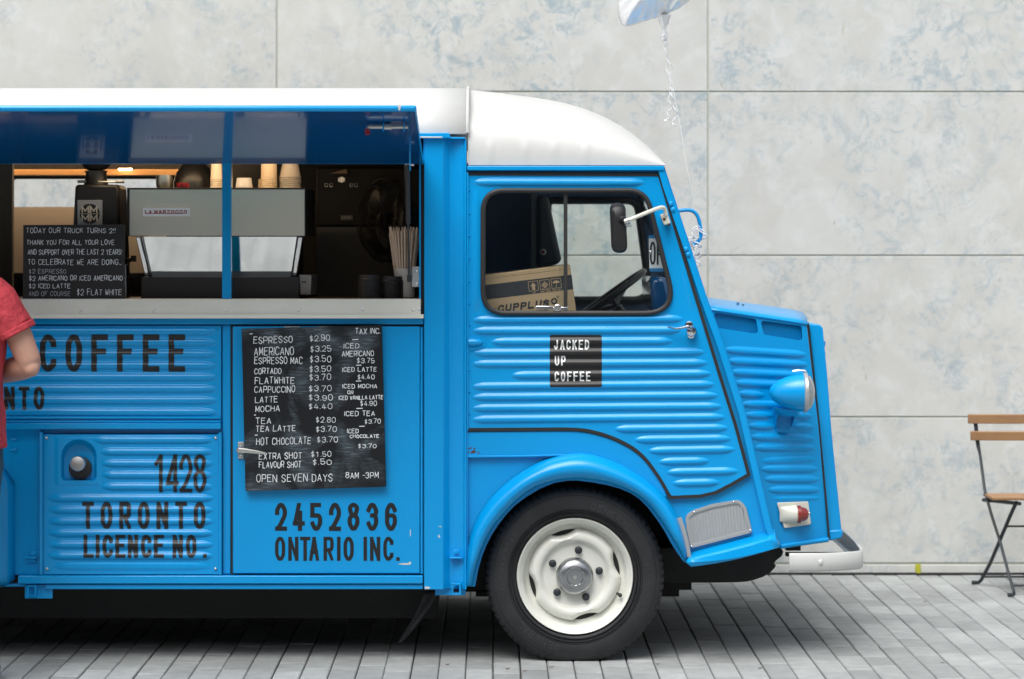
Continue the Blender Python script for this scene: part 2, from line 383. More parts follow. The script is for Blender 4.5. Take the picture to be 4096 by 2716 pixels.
def panel(name, outline, hfun, mapper, material, parent, holes=(), dx=6, dy=3, thick=.02, smooth=60, label=None):
    xs = [p[0] for p in outline]; ys = [p[1] for p in outline]
    nx = max(2, int((max(xs)-min(xs))/dx)); ny = max(2, int((max(ys)-min(ys))/dy))
    gx = np.linspace(min(xs), max(xs), nx+1); gy = np.linspace(min(ys), max(ys), ny+1)
    X, Y = np.meshgrid(gx, gy); cx = (X[:-1, :-1]+X[1:, 1:])/2; cy = (Y[:-1, :-1]+Y[1:, 1:])/2
    keep = inside(outline, cx, cy)
    for h in holes: keep &= ~inside(h, cx, cy)
    # vertices on the border of the kept cells snap to the outline
    cnt = np.zeros(X.shape, int)
    for a in (0, 1):
        for b in (0, 1): cnt[a:a+ny, b:b+nx] += keep
    edge = (cnt > 0) & (cnt < 4); px = X[edge]; py = Y[edge]; best = np.full(px.shape, 1e9); bx = px.copy(); by = py.copy()
    for poly in [outline, *holes]:
        n = len(poly)
        for i in range(n):
            x1, y1 = poly[i]; x2, y2 = poly[(i+1) % n]; l2 = (x2-x1)**2+(y2-y1)**2
            if l2 < 1e-9: continue
            t = np.clip(((px-x1)*(x2-x1)+(py-y1)*(y2-y1))/l2, 0, 1); qx = x1+t*(x2-x1); qy = y1+t*(y2-y1); d = (qx-px)**2+(qy-py)**2
            m = d < best; best = np.where(m, d, best); bx = np.where(m, qx, bx); by = np.where(m, qy, by)
    lim = (2.2*max(dx, dy))**2; X[edge] = np.where(best < lim, bx, px); Y[edge] = np.where(best < lim, by, py)
    Hh = hfun(X, Y) if hfun else np.zeros(X.shape)
    idx = -np.ones(X.shape, int); used = cnt > 0; idx[used] = np.arange(used.sum())
    V = [mapper(a, b, c) for a, b, c in zip(X[used], Y[used], Hh[used])]
    jj, ii = np.nonzero(keep)
    F = np.stack([idx[jj, ii], idx[jj+1, ii], idx[jj+1, ii+1], idx[jj, ii+1]], 1)
    me = bpy.data.meshes.new(name); me.from_pydata(V, [], F.tolist())
    bm = bmesh.new(); bm.from_mesh(me)
    be = [e for e in bm.edges if e.is_boundary]
    r = bmesh.ops.extrude_edge_only(bm, edges=be)
    for g in r['geom']:
        if isinstance(g, bmesh.types.BMVert): g.co.y += thick
    bm.to_mesh(me); bm.free()
    return finish(name, me, material, parent, smooth, label=label)

# ---- lettering: stroke skeletons on a 6 x 9 grid; '~' smooth, '@' smooth closed
GL = {'A': '00 39|39 60|13 53', 'B': '00 09|~09 39 59 68 66 55 35 05|~05 35 55 64 61 50 30 00', 'C': '~67 68 58 49 29 18 07 02 11 20 40 51 61 62', 'D': '00 09|~09 39 58 67 62 51 30 00',
 'E': '69 09 00 60|05 55', 'F': '69 09 00|05 55', 'G': '~67 68 58 49 29 18 07 02 11 20 40 51 62 64|64 34', 'H': '00 09|60 69|05 65', 'I': '00 09', 'J': '~59 53 52 41 30 20 11 02 03', 'K': '00 09|69 04|26 60',
 'L': '09 00 60', 'M': '00 09|09 32|32 69|69 60', 'N': '00 09|09 60|60 69', 'O': '@20 40 51 62 67 58 49 29 18 07 02 11', 'P': '00 09|~09 39 59 68 65 54 34 04', 'R': '00 09|~09 39 59 68 65 54 34 04|34 60',
 'S': '~67 58 49 29 18 07 06 25 44 63 62 51 40 20 11 02', 'T': '09 69|39 30', 'U': '~09 03 02 11 20 40 51 62 63 69', 'V': '09 30|30 69', 'W': '09 10|10 36|36 50|50 69', 'X': '00 69|09 60', 'Y': '09 35 69|35 30', 'Z': '09 69|69 00|00 60',
 '0': '@20 40 51 62 67 58 49 29 18 07 02 11', '1': '07 39|39 30', '2': '~06 07 18 29 49 58 67 65 43 21 00|00 60', '3': '~07 18 29 49 58 67 66 55 35|~35 55 64 62 51 40 20 11 02', '4': '39 02|02 62|46 40', 'q': '50 59|59 02|02 62', '5': '59 09 05|~05 35 55 64 62 51 40 20 11 02',
 '6': '@20 40 51 62 64 55 35 25 15 04 02 11|~67 58 49 29 18 07 03', '7': '09 69|69 20', '8': '@25 45 56 68 49 29 08 16|@20 40 51 62 64 45 25 04 02 11', '9': '@29 49 58 67 65 54 34 24 15 05 07 18|~02 11 20 40 51 62 66',
 '$': '~57 48 28 17 16 25 44 53 52 41 21 12|3: 3;', '.': '00 01', ',': '01 00', '!': '04 09|00 01', '-': '04 44', "'": '07 09', '+': '04 64|37 31'}
NARROW = {'I': 0, '.': 0, '!': 0, "'": 0, '-': 4, '1': 3}
def strokes(ch):
    out = []
    for st in GL.get(ch, '').split('|'):
        if not st: continue
        if st.startswith('3:'): out.append(([(3, -1.2), (3, 10.2)], False)); continue
        sm = st[0] in '~@'; cl = st[0] == '@'
        pts = [(int(a[0]), int(a[1])) for a in st.lstrip('~@').split()]
        if sm: pts = chaikin(pts, 2, cl)
        out.append((pts, cl))
    return out
def ribbon(mb, pts, cl, t, mapper, box=None, ds=None, across=1, lift=0.0):
    P = [np.array(p, float) for p in pts]
    if ds:
        Q = []; n = len(P)
        for i in range(n if cl else n-1):
            a, b = P[i], P[(i+1) % n]; k = max(1, int(np.linalg.norm(b-a)/ds))
            Q += [a+(b-a)*j/k for j in range(k)]
        if not cl: Q.append(P[-1])
        P = Q
    if box and not cl:                                     # square ends, trimmed by the letter's box
        d = P[0]-P[1]; P[0] = P[0]+d/max(np.linalg.norm(d), 1e-9)*t*.5; d = P[-1]-P[-2]; P[-1] = P[-1]+d/max(np.linalg.norm(d), 1e-9)*t*.5
    n = len(P); rows = []
    for i in range(n):
        a = P[i]-P[i-1] if (cl or i > 0) else None; b = P[(i+1) % n]-P[i] if (cl or i < n-1) else None
        a = b if a is None else a; b = a if b is None else b
        a = a/max(np.linalg.norm(a), 1e-9); b = b/max(np.linalg.norm(b), 1e-9)
        na = np.array((-a[1], a[0])); nb = np.array((-b[1], b[0])); m = na+nb; l = np.linalg.norm(m)
        m = na if l < 1e-6 else m/l; k = min(1/max(m@na, .35), 2.2)
        p = P[i]
        if not cl and i == 0: p = p-a*t*.02
        row = []
        for j in range(across+1):
            q = p+m*k*t*(j/across-.5)
            if box: q = np.array((min(max(q[0], box[0]), box[2]), min(max(q[1], box[1]), box[3])))
            row.append(mapper(q[0], q[1], lift))
        rows.append(row)
    if cl: rows.append(rows[0])
    mb.grid(rows)
def word(mb, text, x0, y0, h, w, t, adv, mapper, ds=None, across=1, xs=None, jit=0, slant=0, tilt=0, rnd=random):
    """capital letters: x0 left, y0 top (photo pixels, y down); xs = explicit left edges"""
    x = x0; k = 0
    for i, ch in enumerate(text):
        if ch == ' ': x += adv*.7; continue
        lx = xs[i] if xs else x; nw = NARROW.get(ch); ww = w if nw is None else (w-t)*nw/6+t
        j = lambda: rnd.uniform(-jit, jit)*h
        dy = j()*1.2; sc = 1+(rnd.uniform(-.08, .08) if jit else 0)
        if ch == '.':
            ribbon(mb, [(lx+t/2, y0+h-t), (lx+t/2, y0+h)], False, t, mapper, None, ds, across, lift=.001); x += (adv-w)+ww; continue
        for pts, cl in strokes(ch):
            # strokes of a capital: skeleton inset by half the stroke
            g = [(lx+t/2+p[0]/6*(w-t)+slant*p[1]/9*h+j()*.6, y0+h-t/2-p[1]/9*(h-t)*sc+dy+j()*.6+tilt*(lx-x0)) for p in pts]
            bx = None if jit else (lx, y0, lx+ww, y0+h)
            ribbon(mb, g, cl, t*(1.15 if ch in '.!' and len(pts) == 2 and not jit else 1), mapper, bx, ds, across, lift=.0009+.00012*(k % 9)); k += 1
        x += (adv-w)+ww
    return mb
def fit(mb, text, x0, x1, yt, yb, t, mapper, jit=.045, tilt=0, rnd=random):
    aw = lambda c: .62 if c == ' ' else .3 if c in 'I.\'' else .42 if c == '!' else .6 if c == '-' else 1
    n = sum(map(aw, text)); adv = (x1-x0)/(n-.30); w = adv*.69; h = yb-yt
    x = x0; k = 0
    for ch in text:
        if ch == ' ': x += adv*.62; continue
        dy = rnd.uniform(-1, 1)*jit*h; sc = rnd.uniform(.92, 1.06); sl = rnd.uniform(-.02, .10)
        for pts, cl in strokes(ch):
            g = [(x+p[0]/6*w+sl*p[1]/9*h*.5+rnd.uniform(-1, 1)*jit*h*.35, yb-p[1]/9*h*sc+dy+tilt*(x-x0)+rnd.uniform(-1, 1)*jit*h*.35) for p in pts]
            ribbon(mb, g, cl, t*rnd.uniform(.85, 1.15), mapper, None, None, 1, lift=.0008+.0001*(k % 9)); k += 1
        x += adv*aw(ch)
    return mb
def mp(y0, hf=None, extra=0.0):
    def f(a, b, h):
        p = W(a, b, y0)
        hh = h+extra+(float(hf(a, b)) if hf else 0)
        return (p[0], y0-hh, p[2])
    return f
WALLY = 2.77
# ------------------------------------------------------------------ setting: ground, paving, wall
g = MB(); g.add([(-60, -60, -.02), (60, -60, -.02), (60, WALLY+.3, -.02), (-60, WALLY+.3, -.02)], [(0, 1, 2, 3)])
o = build('ground', g, SAND, smooth=0); o['kind'] = 'structure'
pv = MB(); PWD, PLN = .107, .33; rnd = random.Random(3)
def paver(x0, x1, y0, y1, dz, tx, ty):
    b = .004; cx_, cy_ = (x0+x1)/2, (y0+y1)/2
    z = lambda x, y: dz+tx*(x-cx_)+ty*(y-cy_)
    o_ = [(x0, y0), (x1, y0), (x1, y1), (x0, y1)]; i_ = [(x0+b, y0+b), (x1-b, y0+b), (x1-b, y1-b), (x0+b, y1-b)]
    v = [(x, y, -.02) for x, y in o_]+[(x, y, z(x, y)-.004) for x, y in o_]+[(x, y, z(x, y)) for x, y in i_]
    pv.add(v, [(0, 1, 5, 4), (1, 2, 6, 5), (2, 3, 7, 6), (3, 0, 4, 7), (4, 5, 9, 8), (5, 6, 10, 9), (6, 7, 11, 10), (7, 4, 8, 11), (8, 9, 10, 11)])
x = -2.2; c = 0
while x < 6.6:
    y = -10.2-rnd.random()*PLN*.9
    wob = rnd.uniform(-.0015, .0015)
    while y < WALLY-.03:
        l = PLN*rnd.choice((1, 1, .66, .82)); y1 = min(y+l, WALLY-.025)
        if y1-y > .03: paver(x+.002+wob, x+PWD-.002+wob, y+.0015, y1-.0015, rnd.uniform(-.0015, .0012), rnd.uniform(-.01, .01), rnd.uniform(-.006, .006))
        y += l
    x += PWD; c += 1
o = build('pavement', pv, PAVER, smooth=0); o['kind'] = 'structure'
fp = MB()
for a in ((-60, 60, -60, -10.25), (-60, -2.25, -10.25, WALLY), (6.65, 60, -10.25, WALLY)):
    fp.add([(a[0], a[2], -.004), (a[1], a[2], -.004), (a[1], a[3], -.004), (a[0], a[3], -.004)], [(0, 1, 2, 3)])
o = build('pavement', fp, ASPH, smooth=0); o['kind'] = 'structure'

wall = thing('stone_wall', (2, WALLY, 0), 'tall wall of pale grey marbled stone slabs behind the blue truck', 'wall')
sl = MB(); jx = W(1108, 0, WALLY)[0]; jx2 = W(2832, 0, WALLY)[0]; pit = jx2-jx
zs = [W(0, p, WALLY)[2] for p in (2253, 1668, 1022, 367)]; rowh = zs[3]-zs[2]
zl = [(zs[0], zs[1]), (zs[1], zs[2]), (zs[2], zs[3])]+[(zs[3]+rowh*k, zs[3]+rowh*(k+1)) for k in range(3)]
gp = .0042
for k in range(-4, 6):
    for (z0, z1) in zl: sl.box(jx+pit*k+gp, jx+pit*(k+1)-gp, WALLY, WALLY+.03, z0+gp, z1-gp)
build('stone_cladding', sl, STONE, wall, smooth=0, bevel=.0015, seg=1)
b = MB(); b.box(jx-4*pit, jx+6*pit, WALLY+.006, WALLY+.25, -.02, zl[-1][1]); build('grout', b, JOINT, wall, smooth=0)
b = MB(); b.box(jx-4*pit, jx+6*pit, WALLY-.006, WALLY+.02, .008, zs[0]-.008); build('base_course', b, STONE, wall, smooth=0, bevel=.002)
b = MB(); b.box(jx-4*pit, jx+6*pit, WALLY-.02, WALLY+.008, -.015, .006); build('base_gap', b, GASKET, wall, smooth=0)
t = MB(); tp = [(3662, 2256), (3682, 2255), (3684, 2282), (3680, 2299), (3668, 2297), (3660, 2278)]; t.pprism(tp, WALLY-.010, WALLY-.0065)
tag(build('tape_scrap', t, TAPE, smooth=0), 'scrap of yellow green tape stuck to the base of the stone wall', 'tape')

# grey building across the forecourt: it is what the paint and glass mirror below the bright sky
ob = thing('office_building', (2, -26, 0), 'grey building with rows of windows on the far side of the forecourt, facing the truck', 'building')
b = MB(); b.box(-34, 40, -40, -26, -.02, 13.5); build('facade', b, mat('grey_render', (.22, .23, .24), .8), ob, smooth=0)
b = MB()
for j in range(4): b.box(-32, 38, -26.0, -25.95, 1.2+j*3.1, 3.2+j*3.1)
each('window_band', b, mat('dark_window', (.03, .04, .05), .1), ob, smooth=0)
b = MB(); b.box(-34.2, 40.2, -40.2, -25.8, 13.5, 13.8); build('parapet', b, mat('grey_coping', (.3, .3, .3), .8), ob, smooth=0)

# ------------------------------------------------------------------ the truck
T = thing('food_truck', (1.0, 1.0, 0), 'vintage blue corrugated coffee truck with white roof and open serving hatch', 'food truck')
FARY = 1.95
# ---- roofs
prof = [(0, 2.112), (.004, 2.15), (.03, 2.205), (.09, 2.262), (.2, 2.296), (.4, 2.316), (.7, 2.327), (1.0, 2.33)]
top = max(H+(z-H)*D/(D+y) for y, z in prof); k = (2.2945-H)/(top-H); prof = [(y, H+(z-H)*k) for y, z in prof]
full = chaikin(prof+[(1.97-y, z) for y, z in prof[::-1][1:]], 2)
b = MB(); nx = 20
b.grid([[(lerp(-1.6, 1.868, i/nx), y, z) for y, z in full] for i in range(nx+1)])
build('rear_roof', b, WHITE, T, smooth=60, solid=.01)
b = MB(); b.tube([(1.870, y-.004*(1 if y < 1 else -1), z+.006) for y, z in full], .007, 8); build('roof_seam', b, WHITE, T)
b = MB()
for i in range(5):                                        # fine swages along the roof edge
    y, z = full[6+i*2]; b.tube([(-1.6, y, z+.001), (1.855, y, z+.001)], .003, 6)
each('roof_swage', b, WHITE, T)
sil = [(1868, 359), (1940, 365), (2078, 382), (2180, 396), (2252, 410), (2330, 431), (2400, 459), (2467, 492), (2534, 538), (2592, 592), (2623, 632), (2640, 664)]
sil = chaikin(sil, 1); ZB = 1.989
th = np.linspace(0, math.pi, 61); ey, ez = .46, .74
yy = 0.985-.985*np.sign(np.cos(th))*np.abs(np.cos(th))**ey; sz = np.sin(th)**ez
rows = []
for x in np.linspace(1.872, 2.664, 90):
    s = 1.04; p = (CX+(x-CX)/s)*1000
    tgt = np.interp(p, [q[0] for q in sil], [q[1] for q in sil]); zt = (2650-tgt)/1000
    app = lambda zc: max(H+((ZB+(zc-ZB)*q)-H)*D/(D+y) for y, q in zip(yy, sz))
    lo, hi = ZB, 3
    for _ in range(30):
        md = (lo+hi)/2
        if app(md) < zt: lo = md
        else: hi = md
    fx = (x-1.872)/.783
    row = []
    for y, q in zip(yy, sz):
        z = ZB+(hi-ZB)*q; bump = 0
        if y < .3:
            for bx in (1.962, 2.100, 2.216, 2.345): bump = max(bump, .0028*max(0, 1-(abs(x-bx)/.017)**4)*max(0, 1-(abs(z-2.050)/.036)**4))
        row.append((x, y-bump, z))
    rows.append(row)
b = MB(); b.grid(rows); b.f.append(tuple((len(rows)-1)*len(yy)+i for i in range(len(yy)))); build('cab_roof', b, WHITE, T, smooth=50)

# ---- body structure hidden behind the skin
b = MB(); b.box(-1.6, 1.82, .05, FARY, .50, .54); b.box(1.82, 3.0, .48, FARY, .50, .54); build('floor_pan', b, DARK, T)
hk = rounded([(52, 716), (660, 716), (660, 1090), (52, 1090)], 10); hc = rounded([(2192, 802), (2548, 802), (2602, 1200), (2192, 1200)], [25, 50, 62, 20])
fm = mp(FARY)
kit = [(-1000, 560), (1800, 560), (1800, 2200), (-1000, 2200)]
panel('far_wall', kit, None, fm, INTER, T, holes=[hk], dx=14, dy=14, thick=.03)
panel('far_cab_side', [(1801, 690), (2560, 690), (2880, 1600), (2880, 2150), (1801, 2150)], None, fm, NAVY, T, holes=[hc], dx=12, dy=12, thick=.03)
b = MB(); P = [W(*p, FARY-.012) for p in hc]; b.tube(P, .018, 8, closed=True); build('far_window_seal', b, RUBBER, T)
b = MB(); b.pprism(hc, FARY+.01, FARY+.014); build('far_window_glass', b, GLASS, T, smooth=0)
b = MB(); b.box(1.735, 1.765, .03, FARY-.005, .5, 2.06); b.box(1.735, 1.765, .35, FARY-.3, 2.06, 2.25); build('bulkhead', b, NAVY, T)
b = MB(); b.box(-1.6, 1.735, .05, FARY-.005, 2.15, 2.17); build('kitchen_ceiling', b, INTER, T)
b = MB(); b.box(1.77, 2.50, .06, FARY-.02, 1.985, 2.0); build('cab_headlining', b, NAVY, T)
b = MB(); b.box(-1.6, -1.57, .02, FARY, .4, 2.15); build('rear_wall', b, BLUE, T)
# far-side fittings: beam, blind, lit tube
b = MB(); a = W(55, 678, FARY-.06); c = W(700, 703, FARY-.06); b.box(a[0]-.3, c[0]+.1, FARY-.10, FARY-.04, c[2], a[2]); build('wooden_beam', b, BEAM, T, bevel=.004)
b = MB(); a = W(40, 828, FARY-.02); c = W(665, 1092, FARY-.02); b.box(a[0], c[0], FARY-.03, FARY-.025, c[2], a[2]); build('window_blind', b, BEIGE, T)
b = MB(); a = W(0, 640, FARY-.3); b.box(W(-8, 0, 1.5)[0], W(50, 0, 1.5)[0], 1.5, 1.54, .54, 2.12); build('inner_post', b, GREYP, T, bevel=.004)
b = MB(); b.box(.35, 1.25, .12, .145, 2.085, 2.10); lamp = build('ceiling_lamp', b, WARM, T)
b = MB(); b.pbox(474, 674, 527, 681, 1.80, 1.81); b.box(-.5, .8, 1.74, 1.76, 2.10, 2.115); each('ceiling_lamp', b, WARM, T)
b = MB(); b.box(.32, 1.28, .11, .155, 2.10, 2.149); build('lamp_housing', b, WHITE, T)
# ---- lower side of the kitchen
b = MB(); b.box(-1.6, 1.70, .034, .05, .345, 1.375); build('inner_side', b, BLUE, T)
b = MB(); b.pbox(-1500, 1274, 1694, 1297, -.006, .05, 0); build('counter_rail', b, BLUE, T, bevel=.003)
ribsU = [(-1400, py, 868, py, 18, 9, 60) for py in (1326, 1370, 1417, 1463, 1509, 1556, 1602, 1649)]
HU = rib_fun(ribsU)
panel('upper_side_panel', [(-1500, 1303), (884, 1303), (884, 1690), (-1500, 1690)], HU, mp(.010), BLUE, T, dx=7, dy=2.6, label='ribbed blue side panel with painted lettering')
b = MB()
for py in (1671, 1687): b.tube([W(-1500, py, .004), W(882, py, .004)], .006, 8)
b.pbox(-1500, 1692, 884, 1716, -.012, .03, 0); each('side_bead', b, BLUE, T, bevel=.003)
# access panel with the filler recess
ribsL = [(373, 1760, 851, 1760), (400, 1807, 852, 1807), (407, 1854, 852, 1854), (408, 1900, 852, 1900), (408, 1947, 852, 1947)]+[(195, py, 853, py) for py in (1993, 2040, 2086, 2133, 2179, 2224)]+[(215, 2266, 845, 2266, 17, 4, 90)]
HL0 = rib_fun([(*r[:4], 17, 9.5, 50) if len(r) == 4 else r for r in ribsL])
arch = [(254, 1922), (245, 1908), (245, 1826)]+[(316+71*math.cos(a), 1826-69*math.sin(a)) for a in np.linspace(math.pi*.95, math.pi*.05, 14)]+[(387, 1826), (387, 1908), (378, 1922)]
def HL(x, y):
    x = np.asarray(x, float); y = np.asarray(y, float); h = HL0(x, y)
    d = np.maximum(np.abs(x-313)-84, np.abs(y-1845)-92)   # raised frame round the filler
    return h+np.where(h <= 0, .0025*np.clip(1-d/6, 0, 1), 0)
panel('access_panel', [(174, 1738), (876, 1738), (876, 2297), (174, 2297)], HL, mp(0), BLUE, T, holes=[arch], dx=5, dy=2.6, thick=.012, label='ribbed blue access panel with filler recess')
b = MB(); n = len(arch); vs = [W(*p, .0) for p in arch]; cen = (316, 1862)
vs2 = [W(cen[0]+(p[0]-cen[0])*.80, cen[1]+(p[1]-cen[1])*.80+8, .045) for p in arch]
b.add([(v[0], v[1]+.001, v[2]) for v in vs]+vs2, [(i, (i+1) % n, n+(i+1) % n, n+i) for i in range(n)]+[tuple(range(n, 2*n))])
fr = build('filler_recess', b, BLUE, T, smooth=60)
b = MB(); b.lathe([(.046, 0), (.046, .010), (.040, .014), (.02, .014)], W(322, 1872, .028), (0, -1, 0), 28); build('filler_gasket', b, RUBBER, fr)
b = MB(); b.lathe([(.020, 0), (.022, .03), (.031, .036), (.031, .050), (.026, .057), (.010, .059)], W(318, 1858, .02), (0, -1, .18), 28); build('filler_cap', b, STEEL, fr)
b = MB()
for px in (165, 881): b.tube([W(px, 1730, -.002), W(px, 2298, -.002)], .007, 8)
each('panel_trim', b, BLUE, T)
b = MB()
for p in ((186, 1752), (862, 1752), (188, 2275), (862, 2275)): b.ball(W(*p, -.003), .006, 1, .7, 1, 10, 6)
each('panel_bolt', b, STEEL, T)
b = MB(); b.pbox(889, 1300, 921, 2298, .014, .035, 0); build('side_post', b, BLUE, T, bevel=.003)
b = MB(); b.pbox(-1500, 1717, 160, 2300, .022, .034, 0)
for py in (1756, 1800): b.ball(W(55, py, .02), .014, 1, .6, .5, 12, 8)
build('quarter_panel', b, BLUE, T)
b = MB(); b.pbox(100, 2226, 146, 2234, -.002, .03, 0); b.cyl(W(135, 2212, .005), (0, -1, 0), .008, .012); b.pbox(106, 2234, 142, 2252, .012, .03, 0); build('hinge_bracket', b, BLUE, T, bevel=.002)
# bulging rear wheel cover at the picture's edge
rows = []
for i in range(25):
    u = i/24; px = lerp(-900, 57, u); row = []
    for j in range(21):
        v = j/20; t0 = 1840+ (0 if px < -60 else 90*((px+60)/117)**2.2); t1 = 2352-(0 if px < -40 else 34*((px+40)/97)**3)
        py = lerp(t0, t1, v); e = min(1, (57-px)/50); e2 = min(1, v/.12, (1-v)/.05)
        p = W(px, py, .012); row.append((p[0], .02-.045*math.sin(math.pi/2*max(e, .0))**.6*math.sin(math.pi/2*e2)**.6, p[2]))
    rows.append(row)
b = MB(); b.grid(rows); build('rear_fender', b, BLUE, T, smooth=60, solid=.004)
# rails under the body
b = MB(); b.pbox(74, 2301, 1692, 2334, -.012, .05, 0); build('bottom_rail', b, BLUE, T, bevel=.004)
b = MB(); b.pbox(183, 2337, 1692, 2357, -.002, .05, 0); b.pbox(-1500, 2337, 183, 2350, .02, .05, 0); build('sill_rail', b, BLUE, T, bevel=.003)
b = MB(); b.pbox(97, 2340, 208, 2396, .012, .020, 0); build('jacking_plate', b, BLUE, T, bevel=.002)
b = MB()
for q in ((110, 2340, 146, 2347), (110, 2380, 146, 2386), (110, 2347, 117, 2380), (139, 2347, 146, 2380)): b.pbox(*q, -.004, .012, 0)
build('jacking_socket', b, BLUE, T, bevel=.001)
# hatch door
b = MB(); b.pbox(931, 1305, 1680, 2294, -.002, .028, 0); DR = build('hatch_door', b, BLUE, T, bevel=.004, label='smooth blue hatch door')
b = MB()
for q in ((922, 1296, 931, 2300), (931, 1296, 1694, 1305), (931, 2294, 1690, 2300)): b.pbox(*q, .012, .034, 0)
build('door_gasket_and_gap_shade', b, GASKET, T)  # hatch door strips are black to stand in for shade in its gap
b = MB(); b.lathe([(.0055, 0)]+[(.0055 if k % 2 else .0045, .01+k*.043) for k in range(23)]+[(.0055, .985)], W(1687, 2294, .0), (0, 0, 1), 10); build('piano_hinge', b, BLUE, DR)
b = MB(); b.pbox(952, 1767, 977, 1836, -.007, -.002, 0); hp = build('handle', b, ALU, DR, bevel=.003)
b = MB(); b.cyl(W(961, 1801, -.006), (0, -1, 0), .015, .016, 20, .003)
b.tube([W(955, 1801, -.026), W(985, 1803, -.030), W(1030, 1809, -.032), W(1062, 1814, -.030)], [(.012, .006), (.010, .005), (.007, .004), (.005, .003)], 10); build('lever', b, STEEL, hp)
b = MB()
for p in ((963, 1780), (963, 1823)): b.cyl(W(*p, -.007), (0, -1, 0), .004, .002, 10)
each('screw', b, CHROME, hp)
b = MB()
def blob(pts, y): b.pprism(pts, y-.0008, y)
blob([(1590, 2257), (1612, 2252), (1632, 2253), (1640, 2246), (1645, 2250), (1643, 2258), (1630, 2260), (1612, 2259)], -.002)
blob([(1640, 2120), (1644, 2118), (1643, 2140), (1641, 2149), (1640, 2135)], -.002)
blob([(1136, 1306), (1160, 1305), (1200, 1306), (1196, 1309), (1170, 1308), (1150, 1310), (1138, 1309)], -.002)
blob([(1270, 1306), (1300, 1305), (1352, 1306), (1340, 1309), (1290, 1309)], -.002)
each('paint_chip', b, WHITE, DR, smooth=0)
def lettering(name, rows, mapper, material, parent, label, ds=3, across=5):
    b = MB()
    for r in rows: word(b, *r[:1], *r[1:7], mapper, ds, across, *r[7:])
    o = build(name, b, material, parent, smooth=0); o['label'] = label; return o
EX = .0009
for r in (('TORONTO', 18-59*4, 1546, 92, 42, 15, 59), ('COFFEE', 160, 1338, 148, 66, 22, 103)): lettering('lettering', [r], mp(.010, HU, EX), LETTER, T, 'black painted word %s on the ribbed side' % ('coffee' if r[0] == 'COFFEE' else 'Toronto'))
b = MB(); m_ = mp(0, HL, EX)
word(b, '1q28', 632, 1817, 152, 52, 14.5, 54, m_, 3, 5, [618, 663, 718, 774]); build('lettering', b, LETTER, T, smooth=0, label='black painted number 1428'); b = MB(); word(b, 'TORONTO', 329, 2007, 108, 47, 16, 74.4, m_, 3, 5); build('lettering', b, LETTER, T, smooth=0, label='black painted word Toronto on the access panel'); b = MB()
word(b, 'LICENCE NO', 335, 2138, 92, 41, 15, 51.2, m_, 3, 5, [335, 384, 411, 462, 512, 565, 616, 0, 691, 745]); word(b, '.', 813, 2138, 92, 15, 15, 20, m_, 3, 5)
build('lettering', b, LETTER, T, smooth=0, label='black painted words licence no.')
b = MB(); m_ = mp(-.002, None, 0)
word(b, '2452836', 1100, 2011, 112, 48, 17, 74, m_, None, 1, [1100, 1171, 1241, 1316, 1390, 1465, 1540]); build('lettering', b, LETTER, DR, smooth=0, label='black painted number 2452836'); b = MB()
word(b, 'ONTARIO INC.', 1100, 2147, 96, 41, 14, 47, m_, None, 1, [1100, 1153, 1200, 1236, 1294, 1348, 1374, 0, 1454, 1480, 1533, 1585])
build('lettering', b, LETTER, DR, smooth=0, label='black painted words Ontario Inc.')
# ---- serving opening: steel counter edge, mullion, header
b = MB(); b.pbox(-1500, 1199, 1683, 1258, -.020, -.016, -.02); b.pbox(-1500, 1258, 1694, 1274, -.036, .03, -.036); b.pbox(-1500, 1196, 1683, 1199, -.020, .05, -.02); cf = build('counter_edge', b, COUNTER, T, bevel=.002)
b = MB()
for px, py in ((322, 1246), (614, 1243), (907, 1240), (1195, 1240), (1449, 1239), (1653, 1241), (1677, 1239)): b.ball(W(px, py, -.020), .0065, 1, .6, 1, 10, 6)
each('rivet', b, CHROME, cf)
b = MB(); b.box(-1.6, 1.685, -.012, .66, 1.425, 1.448); build('counter_top', b, CWOOD, T, bevel=.002)
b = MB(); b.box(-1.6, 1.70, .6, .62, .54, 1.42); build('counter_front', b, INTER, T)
b = MB(); b.pbox(889, 640, 925, 1197, -.010, .03, 0); build('mullion', b, BLUE, T, bevel=.003)
b = MB(); b.box(-1.6, 1.70, .0, .04, 1.995, 2.115); build('hatch_header', b, BLUE, T)
b = MB(); b.pbox(1683, 600, 1697, 1272, .012, .06, 0); build('jamb', b, GASKET, T)
b = MB(); b.pbox(1677, 640, 1683, 1196, .0, .05, 0); build('jamb_edge', b, BLUE, T)
b = MB(); b.pbox(1648, 1067, 1680, 1148, .01, .045, 0); br = build('strut_bracket', b, ALU, T, bevel=.002)
b = MB()
for py in (1085, 1135): b.ball(W(1668, py, .008), .006, 1, .6, 1, 10, 6)
each('bracket_bolt', b, CHROME, br)
# hatch flap lifted outwards
xr = 1.688; y1, z0, z1 = -.75, 1.995, 2.168; fz = lambda y: z0+(z1-z0)*(-y/.75)
b = MB(); dirv = Vector((0, y1, z1-z0)).normalized(); nv = Vector((0, -dirv.z, dirv.y)); nv = nv if nv.z > 0 else -nv
A = [(-1.6, 0, z0), (xr, 0, z0), (xr-.006, y1, z1), (-1.6, y1, z1)]
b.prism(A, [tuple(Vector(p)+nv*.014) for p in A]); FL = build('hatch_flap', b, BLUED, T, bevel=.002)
b = MB(); b.prism([(-1.6, y1+.004, z1-.002), (-1.6, y1-.010, z1), (-1.6, y1-.014, z1+.012), (-1.6, y1-.008, z1+.022), (-1.6, y1+.012, z1+.022)], [(xr-.005, y1+.004, z1-.002), (xr-.005, y1-.010, z1), (xr-.005, y1-.014, z1+.012), (xr-.005, y1-.008, z1+.022), (xr-.005, y1+.012, z1+.022)])
build('flap_lip', b, BLUE, FL, smooth=70, bevel=.003)
